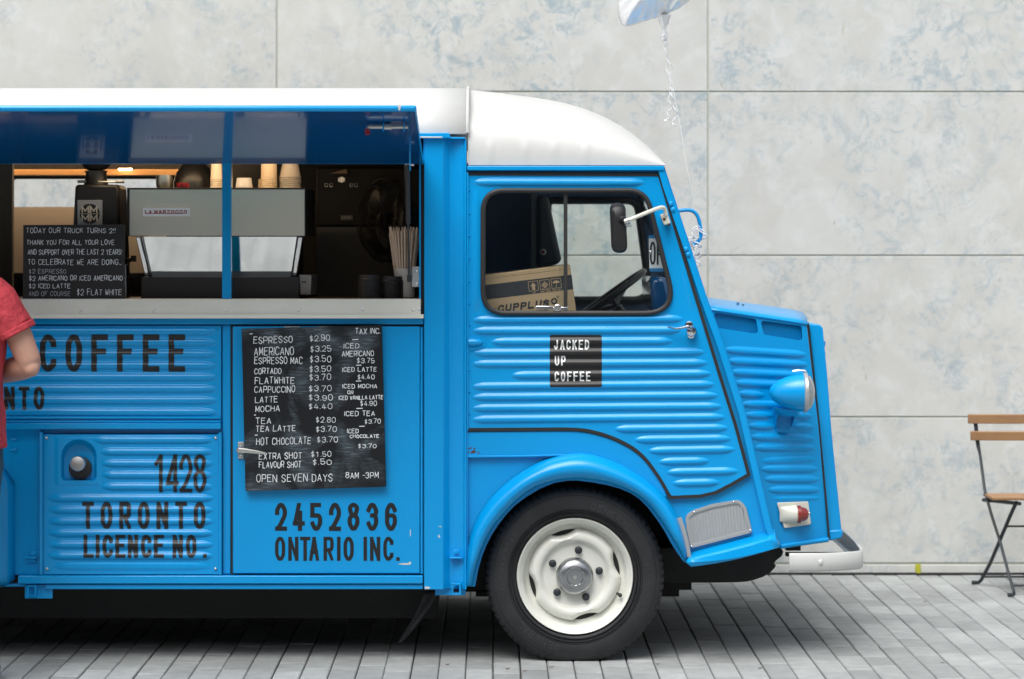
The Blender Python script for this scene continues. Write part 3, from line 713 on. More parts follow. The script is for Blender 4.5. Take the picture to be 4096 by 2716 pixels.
b = MB(); b.prism([(xr+.001, -.005, z0-.004), (xr-.005, y1+.005, z1-.004), (xr-.005, y1+.005, z1+.02), (xr+.001, -.005, z0+.02)], [(xr+.005, -.005, z0-.004), (xr-.001, y1+.005, z1-.004), (xr-.001, y1+.005, z1+.02), (xr+.005, -.005, z0+.02)]); build('flap_side', b, BLUE, FL, smooth=0)
b = MB(); yl = y1-.0145; q_ = lambda a, c: (W(a, 0, yl)[0], c); b.add([(W(a, 0, yl)[0], yl-.0006*(k % 2), z1+dz) for k, (a, dz) in enumerate([(1590, .0225), (1606, .0225), (1604, .016), (1601, .011), (1601, .004), (1597, .0015), (1594, .005), (1594, .012), (1591, .017)])], [tuple(range(9))]); build('paint_drip', b, WHITE, FL, smooth=0)
ly = -.60; lz = fz(ly)-.016; sx = lambda px: W(px, 0, ly)[0]
b = MB(); b.tube([(sx(1478), ly, lz), (sx(1632), ly, lz)], .0085, 10); b.tube([(sx(1538), ly, lz), (sx(1566), ly, lz)], .0125, 10)
b.tube([(sx(1480), ly, lz), (sx(1470), ly, lz-.004), (sx(1468), ly-.004, lz-.012)], .0085, 10); bt = build('flap_bolt', b, STEEL, FL)
b = MB(); b.tube([(sx(1468), ly-.003, lz-.010), (sx(1472), ly-.006, lz-.030)], .010, 10); build('bolt_grip', b, RED, bt)
b = MB()
for px in (1534, 1616): b.tube([(sx(px), ly, lz+.016), (sx(px), ly-.014, lz+.010), (sx(px), ly-.016, lz-.01), (sx(px), ly-.008, lz-.016)], .003, 6)
each('bolt_guide', b, BLUE, bt)
b = MB(); sp = W(1640, 640, -.16); b.prism([(sp[0]-.003, -.13, fz(-.13)), (sp[0]-.003, -.19, fz(-.19)), (sp[0]-.003, -.165, fz(-.16)-.07), (sp[0]-.003, -.155, fz(-.16)-.07)], [(sp[0]+.003, -.13, fz(-.13)), (sp[0]+.003, -.19, fz(-.19)), (sp[0]+.003, -.165, fz(-.16)-.07), (sp[0]+.003, -.155, fz(-.16)-.07)]); build('strut_lug', b, BLUE, FL)
s0 = (sp[0]-.012, -.16, fz(-.16)-.045); s1 = W(1637, 1125, .01)
b = MB(); sm = Vector(s0).lerp(Vector(s1), .50); b.tube([s0, sm], .0105, 12); gs = build('gas_strut', b, BLACK, T)
b = MB(); b.tube([sm, s1], .0045, 10); b.tube([Vector(s0).lerp(Vector(s1), .95), s1], .009, 10); build('strut_rod', b, IRON, gs); b = MB(); b.tube([(s0[0]-.008, s0[1], s0[2]), (s0[0]+.028, s0[1], s0[2])], .006, 8); build('strut_bolt', b, CHROME, gs)
# gutter above the post
b = MB(); b.prism([W(1600, 532, -.03), W(1795, 532, -.03), W(1806, 552, -.03), W(1600, 550, -.03)], [W(1600, 530, .02), W(1795, 530, .02), W(1806, 551, .02), W(1600, 549, .02)]); build('rain_gutter', b, BLUE, T, bevel=.002)
b = MB(); b.pbox(1600, 546, 1770, 552, -.036, .02, -.036); b.pbox(1660, 552, 1695, 622, .0, .03, 0); build('roof_edge_strip', b, WHITE, T, bevel=.002)
# corner post: folded sheet profile
pr = [(1697, .04), (1697, -.012), (1772, -.012), (1799, .014), (1812, .014), (1853, -.003), (1860, -.014), (1866, -.014), (1868, .04)]
b = MB(); zt, zb = (2650-556)/1000, (2650-2357)/1000
b.prism([(p[0]/1000, p[1], zb) for p in pr], [(p[0]/1000, p[1], zt) for p in pr]); build('corner_post', b, BLUE, T, smooth=0, bevel=.003)
b = MB(); b.pbox(1694, 549, 1862, 557, -.020, .04, 0); build('post_cap', b, BLUE, T, bevel=.002)
b = MB()
for pts in ([(1752, 2106), (1760, 2104), (1768, 2106), (1762, 2109)], [(1752, 2142), (1758, 2138), (1760, 2150), (1755, 2152)], [(1700, 2345), (1722, 2349), (1716, 2356), (1699, 2356)]): b.pprism(pts, -.0128, -.012)
each('paint_chip', b, WHITE, T, smooth=0)
b = MB(); b.pprism([(1800, 2228), (1812, 2204), (1825, 2196), (1838, 2204), (1850, 2228)], -.006, .02); b.pbox(1799, 2226, 1851, 2233, -.022, .02, 0); b.pprism([(1806, 2233), (1845, 2233), (1832, 2250), (1818, 2250)], .0, .02)
b.cyl(W(1826, 2208, -.006), (0, -1, 0), .008, .010); b.cyl(W(1826, 2240, .0), (0, -1, 0), .005, .006)
build('hinge_bracket', b, BLUE, T, bevel=.0015)
b = MB()
for q in ((1806, 2330, 1844, 2337), (1806, 2370, 1844, 2377), (1806, 2337, 1813, 2370), (1837, 2337, 1844, 2370)): b.pbox(*q, -.022, .0, 0)
b.pbox(1740, 2357, 1862, 2384, .02, .03, 0); build('jacking_socket', b, BLUE, T, bevel=.001)
b = MB(); b.pbox(1813, 2337, 1837, 2370, .018, .02, 0); build('socket_hole', b, GASKET, T)
# ------------------------------------------------------------------ cab
win = rounded([(1925, 755), (2588, 755), (2716, 1260), (1925, 1260)], [88, 95, 108, 98], 10)
win_in = rounded([(1940, 771), (2576, 771), (2698, 1245), (1940, 1245)], [76, 84, 96, 86], 10)
doorout = [(1871, 697), (2632, 702), (2769, 1150), (2876, 1500), (2938, 1700), (2990, 1896), (2930, 1932), (2862, 1966), (2800, 1980), (2684, 1985)]
archline = chaikin([(2676, 1980), (2640, 1915), (2566, 1812), (2464, 1754), (2362, 1723), (2286, 1716), (2150, 1717), (1871, 1719)], 2)
doorout = doorout+archline
ribsD = [(1896, 729, 2576, 730), (1892, 1281, 2731, 1276), (1892, 1324, 2722, 1321), (1964, 1368, 2690, 1365), (1893, 1413, 2817, 1408), (1890, 1457, 2830, 1452), (2046, 1502, 2844, 1495), (1889, 1547, 2857, 1538), (1889, 1590, 2872, 1582), (1889, 1634, 2887, 1626), (1889, 1679, 2899, 1669), (2458, 1717, 2912, 1712), (2538, 1760, 2923, 1755), (2593, 1804, 2939, 1798), (2634, 1848, 2837, 1844), (2667, 1890, 2952, 1885), (2690, 1934, 2879, 1930),
         (1906, 758, 1906, 1246, 13, 5, 60), (2726, 1030, 2773, 1242, 13, 3, 60)]
HD = rib_fun(ribsD)
DOOR = panel('cab_door', doorout, HD, mp(.0), BLUE, T, holes=[win], dx=5.5, dy=2.6, thick=.03, label='ribbed blue cab door with sliding window')
def line(name, pts, w, y0, y1, material, parent, closed=False):   # flat strip following an outline
    b = MB(); n = len(pts); P = [np.array(p, float) for p in pts]; L = []; R = []
    for i in range(n):
        a = P[i]-P[i-1] if (closed or i) else P[1]-P[0]; c = P[(i+1) % n]-P[i] if (closed or i < n-1) else P[-1]-P[-2]
        a = a/max(np.linalg.norm(a), 1e-9); c = c/max(np.linalg.norm(c), 1e-9)
        m = np.array((-a[1]-c[1], a[0]+c[0])); m /= max(np.linalg.norm(m), 1e-9); k = min(1/max(abs(m@np.array((-a[1], a[0]))), .5), 2)
        L.append(P[i]+m*k*w/2); R.append(P[i]-m*k*w/2)
    vs = []; fs = []
    for l, r in zip(L, R): vs += [W(*l, y0), W(*r, y0), W(*l, y1)[:1]+(y1,)+W(*l, y0)[2:], W(*r, y0)[:1]+(y1,)+W(*r, y0)[2:]]
    for i in range(n if closed else n-1):
        a, c = 4*i, 4*((i+1) % n); fs += [(a, a+1, c+1, c), (a, c, c+2, a+2), (a+1, a+3, c+3, c+1)]
    b.add(vs, fs); return build(name, b, material, parent, smooth=50)
gk = [(1876, 695), (2637, 698), (2772, 1150), (2879, 1500), (2942, 1700), (2995, 1898), (2930, 1936), (2862, 1971), (2800, 1985), (2684, 1990)]+archline
line('door_gasket_and_gap_shade', gk, 13, -.003, .02, GASKET, T)
b = MB(); b.tube([W(p[0], p[1], -.006) for p in rounded([(1932, 762), (2583, 762), (2708, 1253), (1932, 1253)], [84, 90, 102, 92], 12)], .0105, 10, closed=True); ws = build('window_seal', b, RUBBER, DOOR, smooth=80)
b = MB(); b.pprism(win_in, .006, .010); build('window_pane', b, GLASS, DOOR, smooth=0)
b = MB(); b.pbox(2255, 765, 2270, 1250, .0, .02, 0); build('window_slider', b, RUBBER, DOOR, bevel=.002)
b = MB(); b.pbox(2236, 768, 2255, 1248, .012, .014, 0); build('slider_glass_edge', b, GLASS, DOOR, smooth=0)
b = MB(); b.pbox(2142, 1224, 2212, 1237, -.010, -.004, 0); b.pbox(2212, 1228, 2273, 1241, -.008, -.004, 0); b.cyl(W(2230, 1231, -.004), (0, -1, 0), .015, .014, 20, .003); lt = build('window_latch', b, CHROME, DOOR, bevel=.002)
b = MB(); b.cyl(W(2230, 1231, -.018), (0, -1, 0), .007, .002, 16); build('latch_lock', b, STEEL, lt)
# door handle
b = MB(); b.lathe([(.006, 0), (.016, .001), (.016, .004), (.010, .006)], W(2756, 1301, -.001), (0, -1, 0), 14); b.lathe([(.006, 0), (.014, .001), (.014, .004), (.010, .006)], W(2764, 1340, -.001), (0, -1, 0), 14)
b.tube([W(2757, 1303, -.003), W(2764, 1340, -.003)], [(.006, .014), (.006, .013)], 12)
b.lathe([(.021, 0), (.021, .03), (.017, .036), (.012, .037)], W(2768, 1325, -.002), (-.15, -1, 0), 20)
hp = chaikin([W(2768, 1318, -.034), W(2752, 1308, -.038), W(2730, 1312, -.038), W(2705, 1316, -.036), W(2684, 1312, -.036), W(2670, 1306, -.035)], 2)
b.tube(hp, [(lerp(.007, .0035, i/(len(hp)-1)), lerp(.009, .005, i/(len(hp)-1))) for i in range(len(hp))], 10); dh = build('door_handle', b, CHROME, DOOR)
b = MB(); b.pbox(2771, 1319, 2775, 1332, -.042, -.039, 0); build('keyhole', b, GASKET, dh)
# hinge, hinge pimples
b = MB()
rows = []
for i in range(13):
    u = i/12; px = lerp(1873, 1944, u); hw = 32*math.sqrt(max(0, 1-u**2.2)); rows.append([W(px, 1371-hw+2*hw*j/6, -.003) for j in range(7)])
b.grid(rows); rows = []
for i in range(15):
    u = i/14; px = lerp(1874, 1934, u); r = (16 if u < .35 else 16*math.sqrt(max(0, 1-((u-.35)/.65)**2))); rows.append([W(px, 1370-r*math.cos(math.pi*j/8), -.002-max(r, .01)/1000*1.1*math.sin(math.pi*j/8)) for j in range(9)])
b.grid(rows); build('door_hinge', b, BLUE, DOOR, smooth=60)
b = MB()
for py in (760, 853, 943, 1033, 1124, 1213, 1299, 1480, 1567, 1653):
    b.add([W(1871, py-7, .0), W(1871, py+7, .0), W(1884, py+2, .0), W(1872, py-1, -.010)], [(0, 1, 3), (1, 2, 3), (2, 0, 3)])
each('hinge_pimple', b, BLUE, DOOR, smooth=0)
# black sticker with three white words, following the ribs
st = rounded([(2199, 1340), (2407, 1340), (2407, 1548), (2199, 1548)], 7, 4)
mm = mp(.0, HD, .0012)
STK = panel('sticker', st, None, mm, LETTER, DOOR, dx=5, dy=2.2, thick=.0006, label='black sticker with three white words')
b = MB(); m3 = mp(.0, HD, .0018)
word(b, 'JACKED', 2216, 1359, 39, 17.5, 5.6, 24.6, m3, 2.5, 2); build('lettering', b, WLETTER, STK, smooth=0); b = MB(); word(b, 'UP', 2219, 1423, 39, 17.5, 5.6, 25.5, m3, 2.5, 2); build('lettering', b, WLETTER, STK, smooth=0); b = MB(); word(b, 'COFFEE', 2218, 1486, 39, 17.5, 5.6, 25.2, m3, 2.5, 2)
build('lettering', b, WLETTER, STK, smooth=0)
# cab frame behind the door
side = [(1869, 664), (2657, 664), (2832, 1200), (2899, 1380), (2983, 1647), (3086, 2102), (3121, 2187), (2952, 2236), (2745, 2252)]
inner = [(2742, 2240), (2702, 2184), (2654, 2096), (2580, 1999), (2512, 1955), (2413, 1928), (2286, 1912), (2184, 1930), (2066, 2000), (2000, 2070), (1945, 2155), (1911, 2243), (1892, 2340)]
sidep = side+[(p[0]+(8 if p[0] < 2300 else -8), p[1]+6) for p in chaikin(inner, 1)]+[(1869, 2346)]
hole2 = rounded([(1915, 745), (2600, 745), (2730, 1270), (1915, 1270)], 90, 8)
panel('cab_side', sidep, None, mp(.016), BLUE, T, holes=[hole2], dx=8, dy=8, thick=.03, smooth=30)
# sheet below the door with a folded lower edge
pn = [(1869, 1728)]+[(p[0]-2, p[1]+9) for p in archline[::-1] if 1880 < p[0] < 2664]+[(2668, 1990), (2515, 1880), (2362, 1822), (2260, 1822), (1869, 1826)]
panel('lower_side', pn, None, mp(.002), BLUE, T, dx=6, dy=4, thick=.016)
b = MB(); ed = [(1869, 1827), (2100, 1825), (2260, 1820), (2362, 1821), (2440, 1842), (2520, 1882), (2600, 1935), (2660, 1990)]; b.tube([W(*p, -.003) for p in chaikin(ed, 1)], .004, 6); build('fold_edge', b, BLUE, T)
b = MB(); rn = random.Random(4)
for k in range(16):
    cx_, cy_ = 1872+abs(rn.gauss(0, 22)), 1812-abs(rn.gauss(0, 13)); r = rn.uniform(2, 5)
    b.add([W(cx_+r*rn.uniform(.5, 1.4)*math.cos(a), cy_+r*rn.uniform(.5, 1.2)*math.sin(a), .0012-.00005*k) for a in np.linspace(0, 6.28, 8)[:-1]], [tuple(range(7))])
build('rust_patch', b, RUST, T, smooth=0)
b = MB(); b.pbox(1869, 664, 2656, 682, -.018, .04, 0); build('cab_rail', b, BLUE, T, bevel=.003)
b = MB(); b.pbox(1867, 690, 1874, 1722, -.010, .03, 0); b.pbox(1864, 1722, 1872, 2342, -.004, .03, 0); build('hinge_pillar', b, BLUE, T, bevel=.002)
pil = [(2643, 672), (2662, 740), (2816, 1200), (2884, 1390), (2968, 1655), (3072, 2105), (3100, 2180)]
line('windscreen_pillar', pil, 24, -.012, .05, BLUE, T)
b = MB()
for p in ((2684, 815), (2692, 838), (2744, 997), (2752, 1018)): b.ball(W(*p, -.014), .009, 1, .8, 1.2, 10, 7)
each('pillar_bolt', b, BLUE, T)
# front wing: swept bulge between outer and inner arcs
oc = [(1864, 2348), (1868, 2194), (1894, 2096), (1959, 1995), (2033, 1926), (2107, 1876), (2180, 1840), (2260, 1819), (2330, 1813), (2400, 1826), (2515, 1876), (2590, 1925), (2654, 1975), (2700, 2042), (2728, 2110), (2752, 2215), (2744, 2246)]
ic = [(1890, 2344), (1902, 2275), (1915, 2230), (1945, 2155), (1978, 2100), (2023, 2046), (2078, 1992), (2141, 1947), (2240, 1917), (2360, 1916), (2450, 1935), (2530, 1968), (2592, 2015), (2650, 2090), (2690, 2155), (2728, 2220), (2740, 2246)]
oc = chaikin(oc, 2); ic = chaikin(ic, 2)
def res(P, n):
    P = np.array(P); d = np.r_[0, np.cumsum(np.hypot(*np.diff(P, axis=0).T))]; t = np.linspace(0, d[-1], n); return np.stack([np.interp(t, d, P[:, 0]), np.interp(t, d, P[:, 1])], 1)
# pair the two curves by angle about the wheel
def byang(P, n, c=(2302, 2340)):
    P = np.array(P); a = np.unwrap(np.arctan2(P[:, 1]-c[1], P[:, 0]-c[0])); t = np.linspace(a[0], a[-1], n); return np.stack([np.interp(t, a, P[:, 0]), np.interp(t, a, P[:, 1])], 1)
O, I = byang(oc, 90), byang(ic, 90)
prof = [(0, .010), (.02, -.006), (.10, -.030), (.22, -.052), (.38, -.066), (.55, -.070), (.72, -.066), (.87, -.054), (.97, -.038), (1.0, -.026), (.985, -.010), (.96, .03), (.94, .06)]
rows = []
for i in range(90):
    e = math.sin(math.pi*min(1, min(i, 89-i)/9)/2)*.75+.25
    row = []
    for u, y in prof:
        p = O[i]*(1-u)+I[i]*u; yy_ = y*e if y < 0 else y
        q = W(p[0], p[1], -.03); row.append((q[0], yy_, q[2]))
    rows.append(row)
b = MB(); b.grid(rows); build('front_wing', b, BLUE, T, smooth=75, solid=.002)
b = MB()                                                   # dark wheel house
rows = [[W(p[0], p[1], 0)[:1]+(y,)+W(p[0], p[1], 0)[2:] for y in (.02, .45)] for p in [(I[i][0], I[i][1]-8) for i in range(0, 90, 3)]]
b.grid(rows); b.pbox(1860, 1880, 2800, 2420, .45, .47, 0); build('wheel_house', b, DARK, T)
b = MB(); b.tube([W(2716, 2070, -.02), W(2728, 2110, -.02), W(2745, 2175, -.02), W(2757, 2228, -.02)], [(.004, .01), (.005, .012), (.005, .012), (.003, .008)], 8); build('wing_trim', b, ALU, T)
# ribbed kick plate
vp = rounded([(2741, 2062), (2775, 2040), (2850, 2016), (2960, 1998), (2985, 2030), (3010, 2130), (2762, 2194), (2746, 2120)], [30, 20, 0, 34, 10, 10, 10, 0], 6)
rv = [(2756+i*12.3, 2078-i*2.6-min(i, 6)*3, 2768+i*12.3, 2176-i*3.2, 4.5, 3, 14) for i in range(20)]
HV = rib_fun(rv)
kp = panel('kick_plate', vp, HV, mp(.008), ALU, T, dx=2.2, dy=3, thick=.01)
line('plate_rim', [(p[0], p[1]) for p in rounded([(2749, 2066), (2779, 2046), (2852, 2023), (2955, 2005), (2978, 2034), (3001, 2126), (2767, 2186), (2754, 2120)], [26, 18, 0, 30, 10, 10, 10, 0], 6)], 11, .002, .01, ALU, kp, closed=True)
b = MB()
for p in ((2777, 2049), (2935, 2008), (3002, 2122), (2766, 2186)): b.ball(W(*p, .001), .005, 1, .7, 1, 10, 6)
each('plate_screw', b, CHROME, kp)
# rocker below the kick plate
sect = []
for t in np.linspace(0, 1, 12):
    a = (lerp(2762, 3012, t), lerp(2208, 2136, t)); a = (lerp(2762, 3098, t), lerp(2207, 2118, t)); c = (lerp(2748, 3104, t), lerp(2243, 2152, t)+6*math.sin(math.pi*t)); d = (lerp(2744, 3119, t), lerp(2250, 2187, t)+14*math.sin(math.pi*t)); e = (lerp(2764, 3118, t), lerp(2266, 2188, t)+10*math.sin(math.pi*t))
    sect.append([W(*a, .016), W(*c, -.040), W(d[0], d[1], -.044), W(e[0], e[1], -.036), W(e[0], e[1]-2, .02)])
b = MB(); b.grid(sect); build('rocker', b, BLUE, T, smooth=25, solid=.003)
# ------------------------------------------------------------------ nose
NY = lambda px: lerp(.045, .20, (px-2840)/480)
def nmap(hf=None, extra=0):
    def f(a, c, h):
        y = NY(a); p = W(a, c, y); hh = h+extra+(float(hf(a, c)) if hf else 0); return (p[0]-hh*.25, y-hh*.97, p[2])
    return f
nose = [(2838, 1238), (3226, 1297), (3273, 1700), (3300, 2004), (3314, 2158), (3124, 2187), (3086, 2102), (2983, 1647), (2899, 1400)]
v1 = rounded([(2852, 1249), (3024, 1276), (3034, 1336), (2874, 1312)], 12, 5); v2 = rounded([(3041, 1281), (3206, 1304), (3210, 1363), (3056, 1338)], 12, 5)
ribsN = [(2895, 1399, 3226, 1420), (2907, 1444, 3231, 1459), (2918, 1489, 3236, 1503), (2931, 1532, 3240, 1545), (2945, 1574, 3060, 1581), (2962, 1617, 3244, 1622), (2975, 1660, 3096, 1662), (3176, 1663, 3249, 1664), (2989, 1703, 3103, 1707), (3174, 1707, 3255, 1708), (3001, 1748, 3259, 1753), (3016, 1791, 3261, 1791), (3046, 1845, 3265, 1836, 15, 5), (3043, 1877, 3274, 1876), (3057, 1917, 3278, 1918), (3071, 1960, 3281, 1959), (3086, 1996, 3283, 1993, 10, 4)]
HN = rib_fun([(*r[:4], 17, 8.5, 50) if len(r) == 4 else r for r in ribsN])
NS = panel('nose_side', nose, HN, nmap(), BLUE, T, holes=[v1, v2], dx=4, dy=2.6, thick=.02, smooth=60, label='ribbed blue nose side')
b = MB()
for v in (v1, v2): b.prism([(W(*p, NY(p[0]))[0], NY(p[0])+.016, W(*p, NY(p[0]))[2]) for p in v], [(W(*p, NY(p[0]))[0], NY(p[0])+.02, W(*p, NY(p[0]))[2]) for p in v])
each('vent_mesh', b, BLUEMESH, NS, smooth=0)
b = MB()
for v in (v1, v2):                                         # fine wires of the mesh
    (xa, ya), (xb, yb) = min(v), max(v)
    for i in range(1, 40):
        u = i/40; p = (lerp(xa, xb, u), lerp(v[0][1], v[0][1]+(yb-ya), 0))
        col = [q for q in np.linspace(1240, 1372, 60) if inside(v, np.array([p[0]]), np.array([q]))[0]]
        if len(col) > 2: b.tube([(W(p[0], col[0], NY(p[0]))[0], NY(p[0])+.013, W(p[0], col[0], NY(p[0]))[2]), (W(p[0], col[-1], NY(p[0]))[0], NY(p[0])+.013, W(p[0], col[-1], NY(p[0]))[2])], .0012, 4)
build('mesh_wire', b, BLUE, NS)
# bonnet: crease to crease, gently crowned
cr = [(2824, 1236), (2900, 1247), (3000, 1262), (3100, 1277), (3180, 1289), (3230, 1298)]
rows = []
for px, py in cr:
    y0 = NY(px); x, _, z = W(px, py, y0); row = []
    for j in range(25):
        v = j/24; y = lerp(y0-.006, 1.95-y0, v); e = min(1, v/.10, (1-v)/.10); row.append((x+.05*math.sin(math.pi*v)*(px-2824)/406, y, z+.018*math.sin(math.pi/2*e)+.015*math.sin(math.pi*v)))
    rows.append(row)
b = MB(); b.grid(rows); build('bonnet', b, BLUE, T, smooth=50, solid=.006)
b = MB()
for px, py in ((2951, 1221), (2971, 1228)): b.cyl(W(px, py, .45), (0, 0, 1), .006, .012, 10)
each('bonnet_clip', b, CHROME, T)
sf = lambda px, py: W(px, py, .205)
fp_ = [(3237, 1295), (3279, 1298), (3292, 1312), (3309, 1494), (3328, 1735), (3366, 2112), (3369, 2140), (3362, 2150), (3318, 2160), (3300, 2010), (3274, 1700)]
b = MB(); a = [sf(*p) for p in fp_]; b.prism(a, [(p[0], 1.76, p[2]) for p in a]); build('grille_surround', b, BLUE, T, bevel=.022, seg=5, smooth=40)
b = MB(); b.prism([sf(3312, 2122), sf(3366, 2118), sf(3372, 2132), sf(3366, 2152), sf(3318, 2164)], [(p[0], 1.75, p[2]) for p in [sf(3312, 2122), sf(3366, 2118), sf(3372, 2132), sf(3366, 2152), sf(3318, 2164)]])
for i, v in enumerate(b.v): b.v[i] = (v[0], v[1]-(.006 if v[1] < 1 else 0), v[2])
build('surround_foot', b, BLUE, T, bevel=.006)
line('nose_seam', [(3230, 1290), (3236, 1330), (3276, 1700), (3304, 2004), (3316, 2158)], 8, .188, .23, GASKET, T)
# nose bottom roll
b = MB(); b.tube([W(3122, 2186, NY(3122)-.004), W(3200, 2174, NY(3200)-.004), W(3312, 2158, NY(3312)-.004)], .010, 10); build('nose_roll', b, BLUE, T)
# front grille and windscreen close the truck for other views
b = MB(); b.box(3.30, 3.31, .26, 1.70, .55, 1.33)
for i in range(16): b.box(3.31, 3.335, .26, 1.70, .58+i*.045, .60+i*.045)
build('radiator_grille', b, BLUE, T)
b = MB(); q0 = W(2650, 690, .03); q1 = W(2830, 1215, .03); b.prism([(q0[0]-.02, .05, q0[2]), (q1[0]-.02, .05, q1[2]), (q1[0]-.02, 1.92, q1[2]), (q0[0]-.02, 1.92, q0[2])], [(q0[0]-.026, .05, q0[2]), (q1[0]-.026, .05, q1[2]), (q1[0]-.026, 1.92, q1[2]), (q0[0]-.026, 1.92, q0[2])]); build('windscreen', b, GLASS, T, smooth=0)
b = MB(); a = [W(*p, .03) for p in ((2832, 1215), (3096, 2170), (2900, 2200), (2810, 1600), (2780, 1215))]; b.prism([(p[0]-.02, .05, p[2]) for p in a], [(p[0]-.02, 1.9, p[2]) for p in a]); build('scuttle', b, NAVY, T)
b = MB(); a = [(2655, 668), (2838, 1215), (2820, 1215), (2640, 668)]; a = [W(*p, .03) for p in a]; b.prism([(p[0], 1.89, p[2]) for p in a], [(p[0], 1.95, p[2]) for p in a]); b.prism([(p[0], .97, p[2]) for p in a], [(p[0], 1.0, p[2]) for p in a]); build('far_pillar', b, BLUE, T)
# headlamp
hx = W(3217, 1571, .0); r0 = .0775
b = MB(); o0 = (W(3079, 1568, 0)[0], .02, W(0, 1571, 0)[2]); ax = (1, 0, 0)
L_ = hx[0]-o0[0]
b.lathe([(.002, 0), (.018, .004), (.034, .016), (.048, .036), (.060, .062), (.068, .088), (.0735, .112), (.0765, L_)], o0, ax, 40); HLm = build('headlamp', b, BLUE, T, smooth=80)
b = MB(); b.lathe([(.0765, L_-.004), (.081, L_), (.081, L_+.012), (.074, L_+.016)], o0, ax, 40); build('lamp_rim', b, ALU, HLm, bevel=.001)
b = MB(); b.lathe([(.074, L_+.012), (.068, L_+.025), (.050, L_+.036), (.028, L_+.042), (.004, L_+.044)], o0, ax, 40); build('lamp_lens', b, LENS, HLm, smooth=80)
b = MB(); b.tube([(hx[0]-.045, .02, o0[2]+.086), (hx[0]-.02, .02, o0[2]+.088), (hx[0]+.006, .02, o0[2]+.088), (hx[0]+.012, .02, o0[2]+.078)], [(.004, .008), (.005, .010), (.004, .008), (.003, .006)], 8); build('lamp_catch', b, CHROME, HLm)
b = MB(); a = [(3102, 1645), (3184, 1648), (3176, 1668), (3168, 1729), (3110, 1729), (3104, 1690)]
b.prism([(W(*p, .10)[0], .118, W(*p, .10)[2]) for p in a], [(W(*p, .10)[0], .128, W(*p, .10)[2]) for p in a])
c = W(3140, 1650, .08); b.prism([(c[0]-.055, .01, c[2]+.026), (c[0]+.05, .0, c[2]+.006), (c[0]+.045, .02, c[2]-.012), (c[0]-.045, .03, c[2]+.008)], [(c[0]-.042, .128, c[2]+.004), (c[0]+.040, .128, c[2]+.004), (c[0]+.036, .128, c[2]-.02), (c[0]-.038, .128, c[2]-.02)])
for s_ in (-1, 1): b.prism([(c[0]+s_*.036, .02, c[2]), (c[0]+s_*.028, .128, c[2]-.07), (c[0]+s_*.040, .128, c[2])], [(c[0]+s_*.040, .02, c[2]), (c[0]+s_*.032, .128, c[2]-.07), (c[0]+s_*.044, .128, c[2])])
for px in (3119, 3155): b.ball((W(px, 1717, .1)[0], .117, W(px, 1717, .1)[2]), .006, 1, .7, 1, 10, 6)
build('lamp_bracket', b, BLUE, T, bevel=.002)
# turn signal on a cream plate
pp = rounded([(3106, 2010), (3232, 2005), (3243, 2096), (3136, 2112)], 7, 4)
f2 = lambda p, dy: (W(*p, NY(p[0]))[0], NY(p[0])-dy, W(*p, NY(p[0]))[2])
b = MB(); b.prism([f2(p, .012) for p in pp], [f2(p, .0) for p in pp]); pl = build('signal_plate', b, CREAM, T, bevel=.002)
rows = []
for i in range(9):
    u = i/8; cx_ = lerp(3118, 3184, u); hh = lerp(30, 38, u); cy_ = lerp(2056, 2056, u); row = []
    for j in range(13):
        t = math.pi*j/12; y = (cx_, cy_-hh*math.cos(t)); row.append(f2(y, .010+.045*u**.8*math.sin(t)**.8))
    rows.append(row)
b = MB(); b.grid(rows); b.f.append(tuple(range(8*13, 9*13))); build('signal_housing', b, CREAM, pl, smooth=60)
c = W(3186, 2056, .13); b = MB(); b.lathe([(.036, 0), (.036, .014), (.030, .018), (.029, .024), (.024, .038), (.014, .046), (.003, .048)], (c[0], .118, c[2]), (1, .05, 0), 24); build('signal_lens', b, AMBER, pl, smooth=50)
b = MB()
for p in ((3125, 2058), (3236, 2052)): b.ball(f2(p, .012), .005, 1, .7, 1, 8, 6)
each('plate_screw', b, CHROME, pl)
# bumper: channel bent round the corner
path = [(3.157, .0), (3.22, .0), (3.285, .004), (3.35, .020), (3.41, .050), (3.446, .075), (3.466, .105), (3.474, .16), (3.480, .26), (3.490, .5), (3.492, .985)]
path = chaikin(path, 1); path = path+[(x, 1.97-y) for x, y in path[::-1][1:]]
rows = []
for i, (x, y) in enumerate(path):
    a = Vector(path[max(i-1, 0)]); c = Vector(path[min(i+1, len(path)-1)]); t = (c-a).normalized(); n = Vector((-t.y, t.x))  # towards the truck
    zt, zb = .436, .364
    rows.append([(x+n.x*d, y+n.y*d, z) for d, z in ((.013, zt-.002), (.004, zt), (.0, zt-.006), (-.001, (zt+zb)/2), (.0, zb+.006), (.006, zb), (.02, zb))])
b = MB(); b.grid(rows); BP = build('bumper', b, WHITE, T, smooth=50, solid=.003)
b = MB(); b.ball((3.282, .002, .40), .010, 1, .6, 1.3, 12, 8); build('bumper_bolt', b, WHITE, BP)
b = MB()
for yv in (.40, 1.5):
    b.box(3.19, 3.25, yv, yv+.05, .40, .53); b.box(3.19, 3.476, yv+.01, yv+.04, .375, .39)
each('bumper_arm', b, DARK, T)
# underside
b = MB(); up = chaikin([(2640, 2190), (3118, 2184), (3140, 2215), (3090, 2255), (3110, 2262), (3070, 2302), (3000, 2326), (2930, 2331), (2640, 2331)], 1); b.pprism(up, .30, 1.6); build('engine_tray', b, DARK, T, bevel=.02)
b = MB(); b.box(-1.6, 1.74, .26, 1.75, .14, .5); b.box(1.74, 2.1, .47, 1.5, .22, .5); b.box(1.9, 2.75, .47, 1.5, .2, .8); build('chassis_shade_box', b, DARK, T)  # first box dropped extra low to deepen the shade under the body
b = MB(); b.box(-1.6, 1.75, .08, .30, .33, .5); build('floor_rail', b, DARK, T)
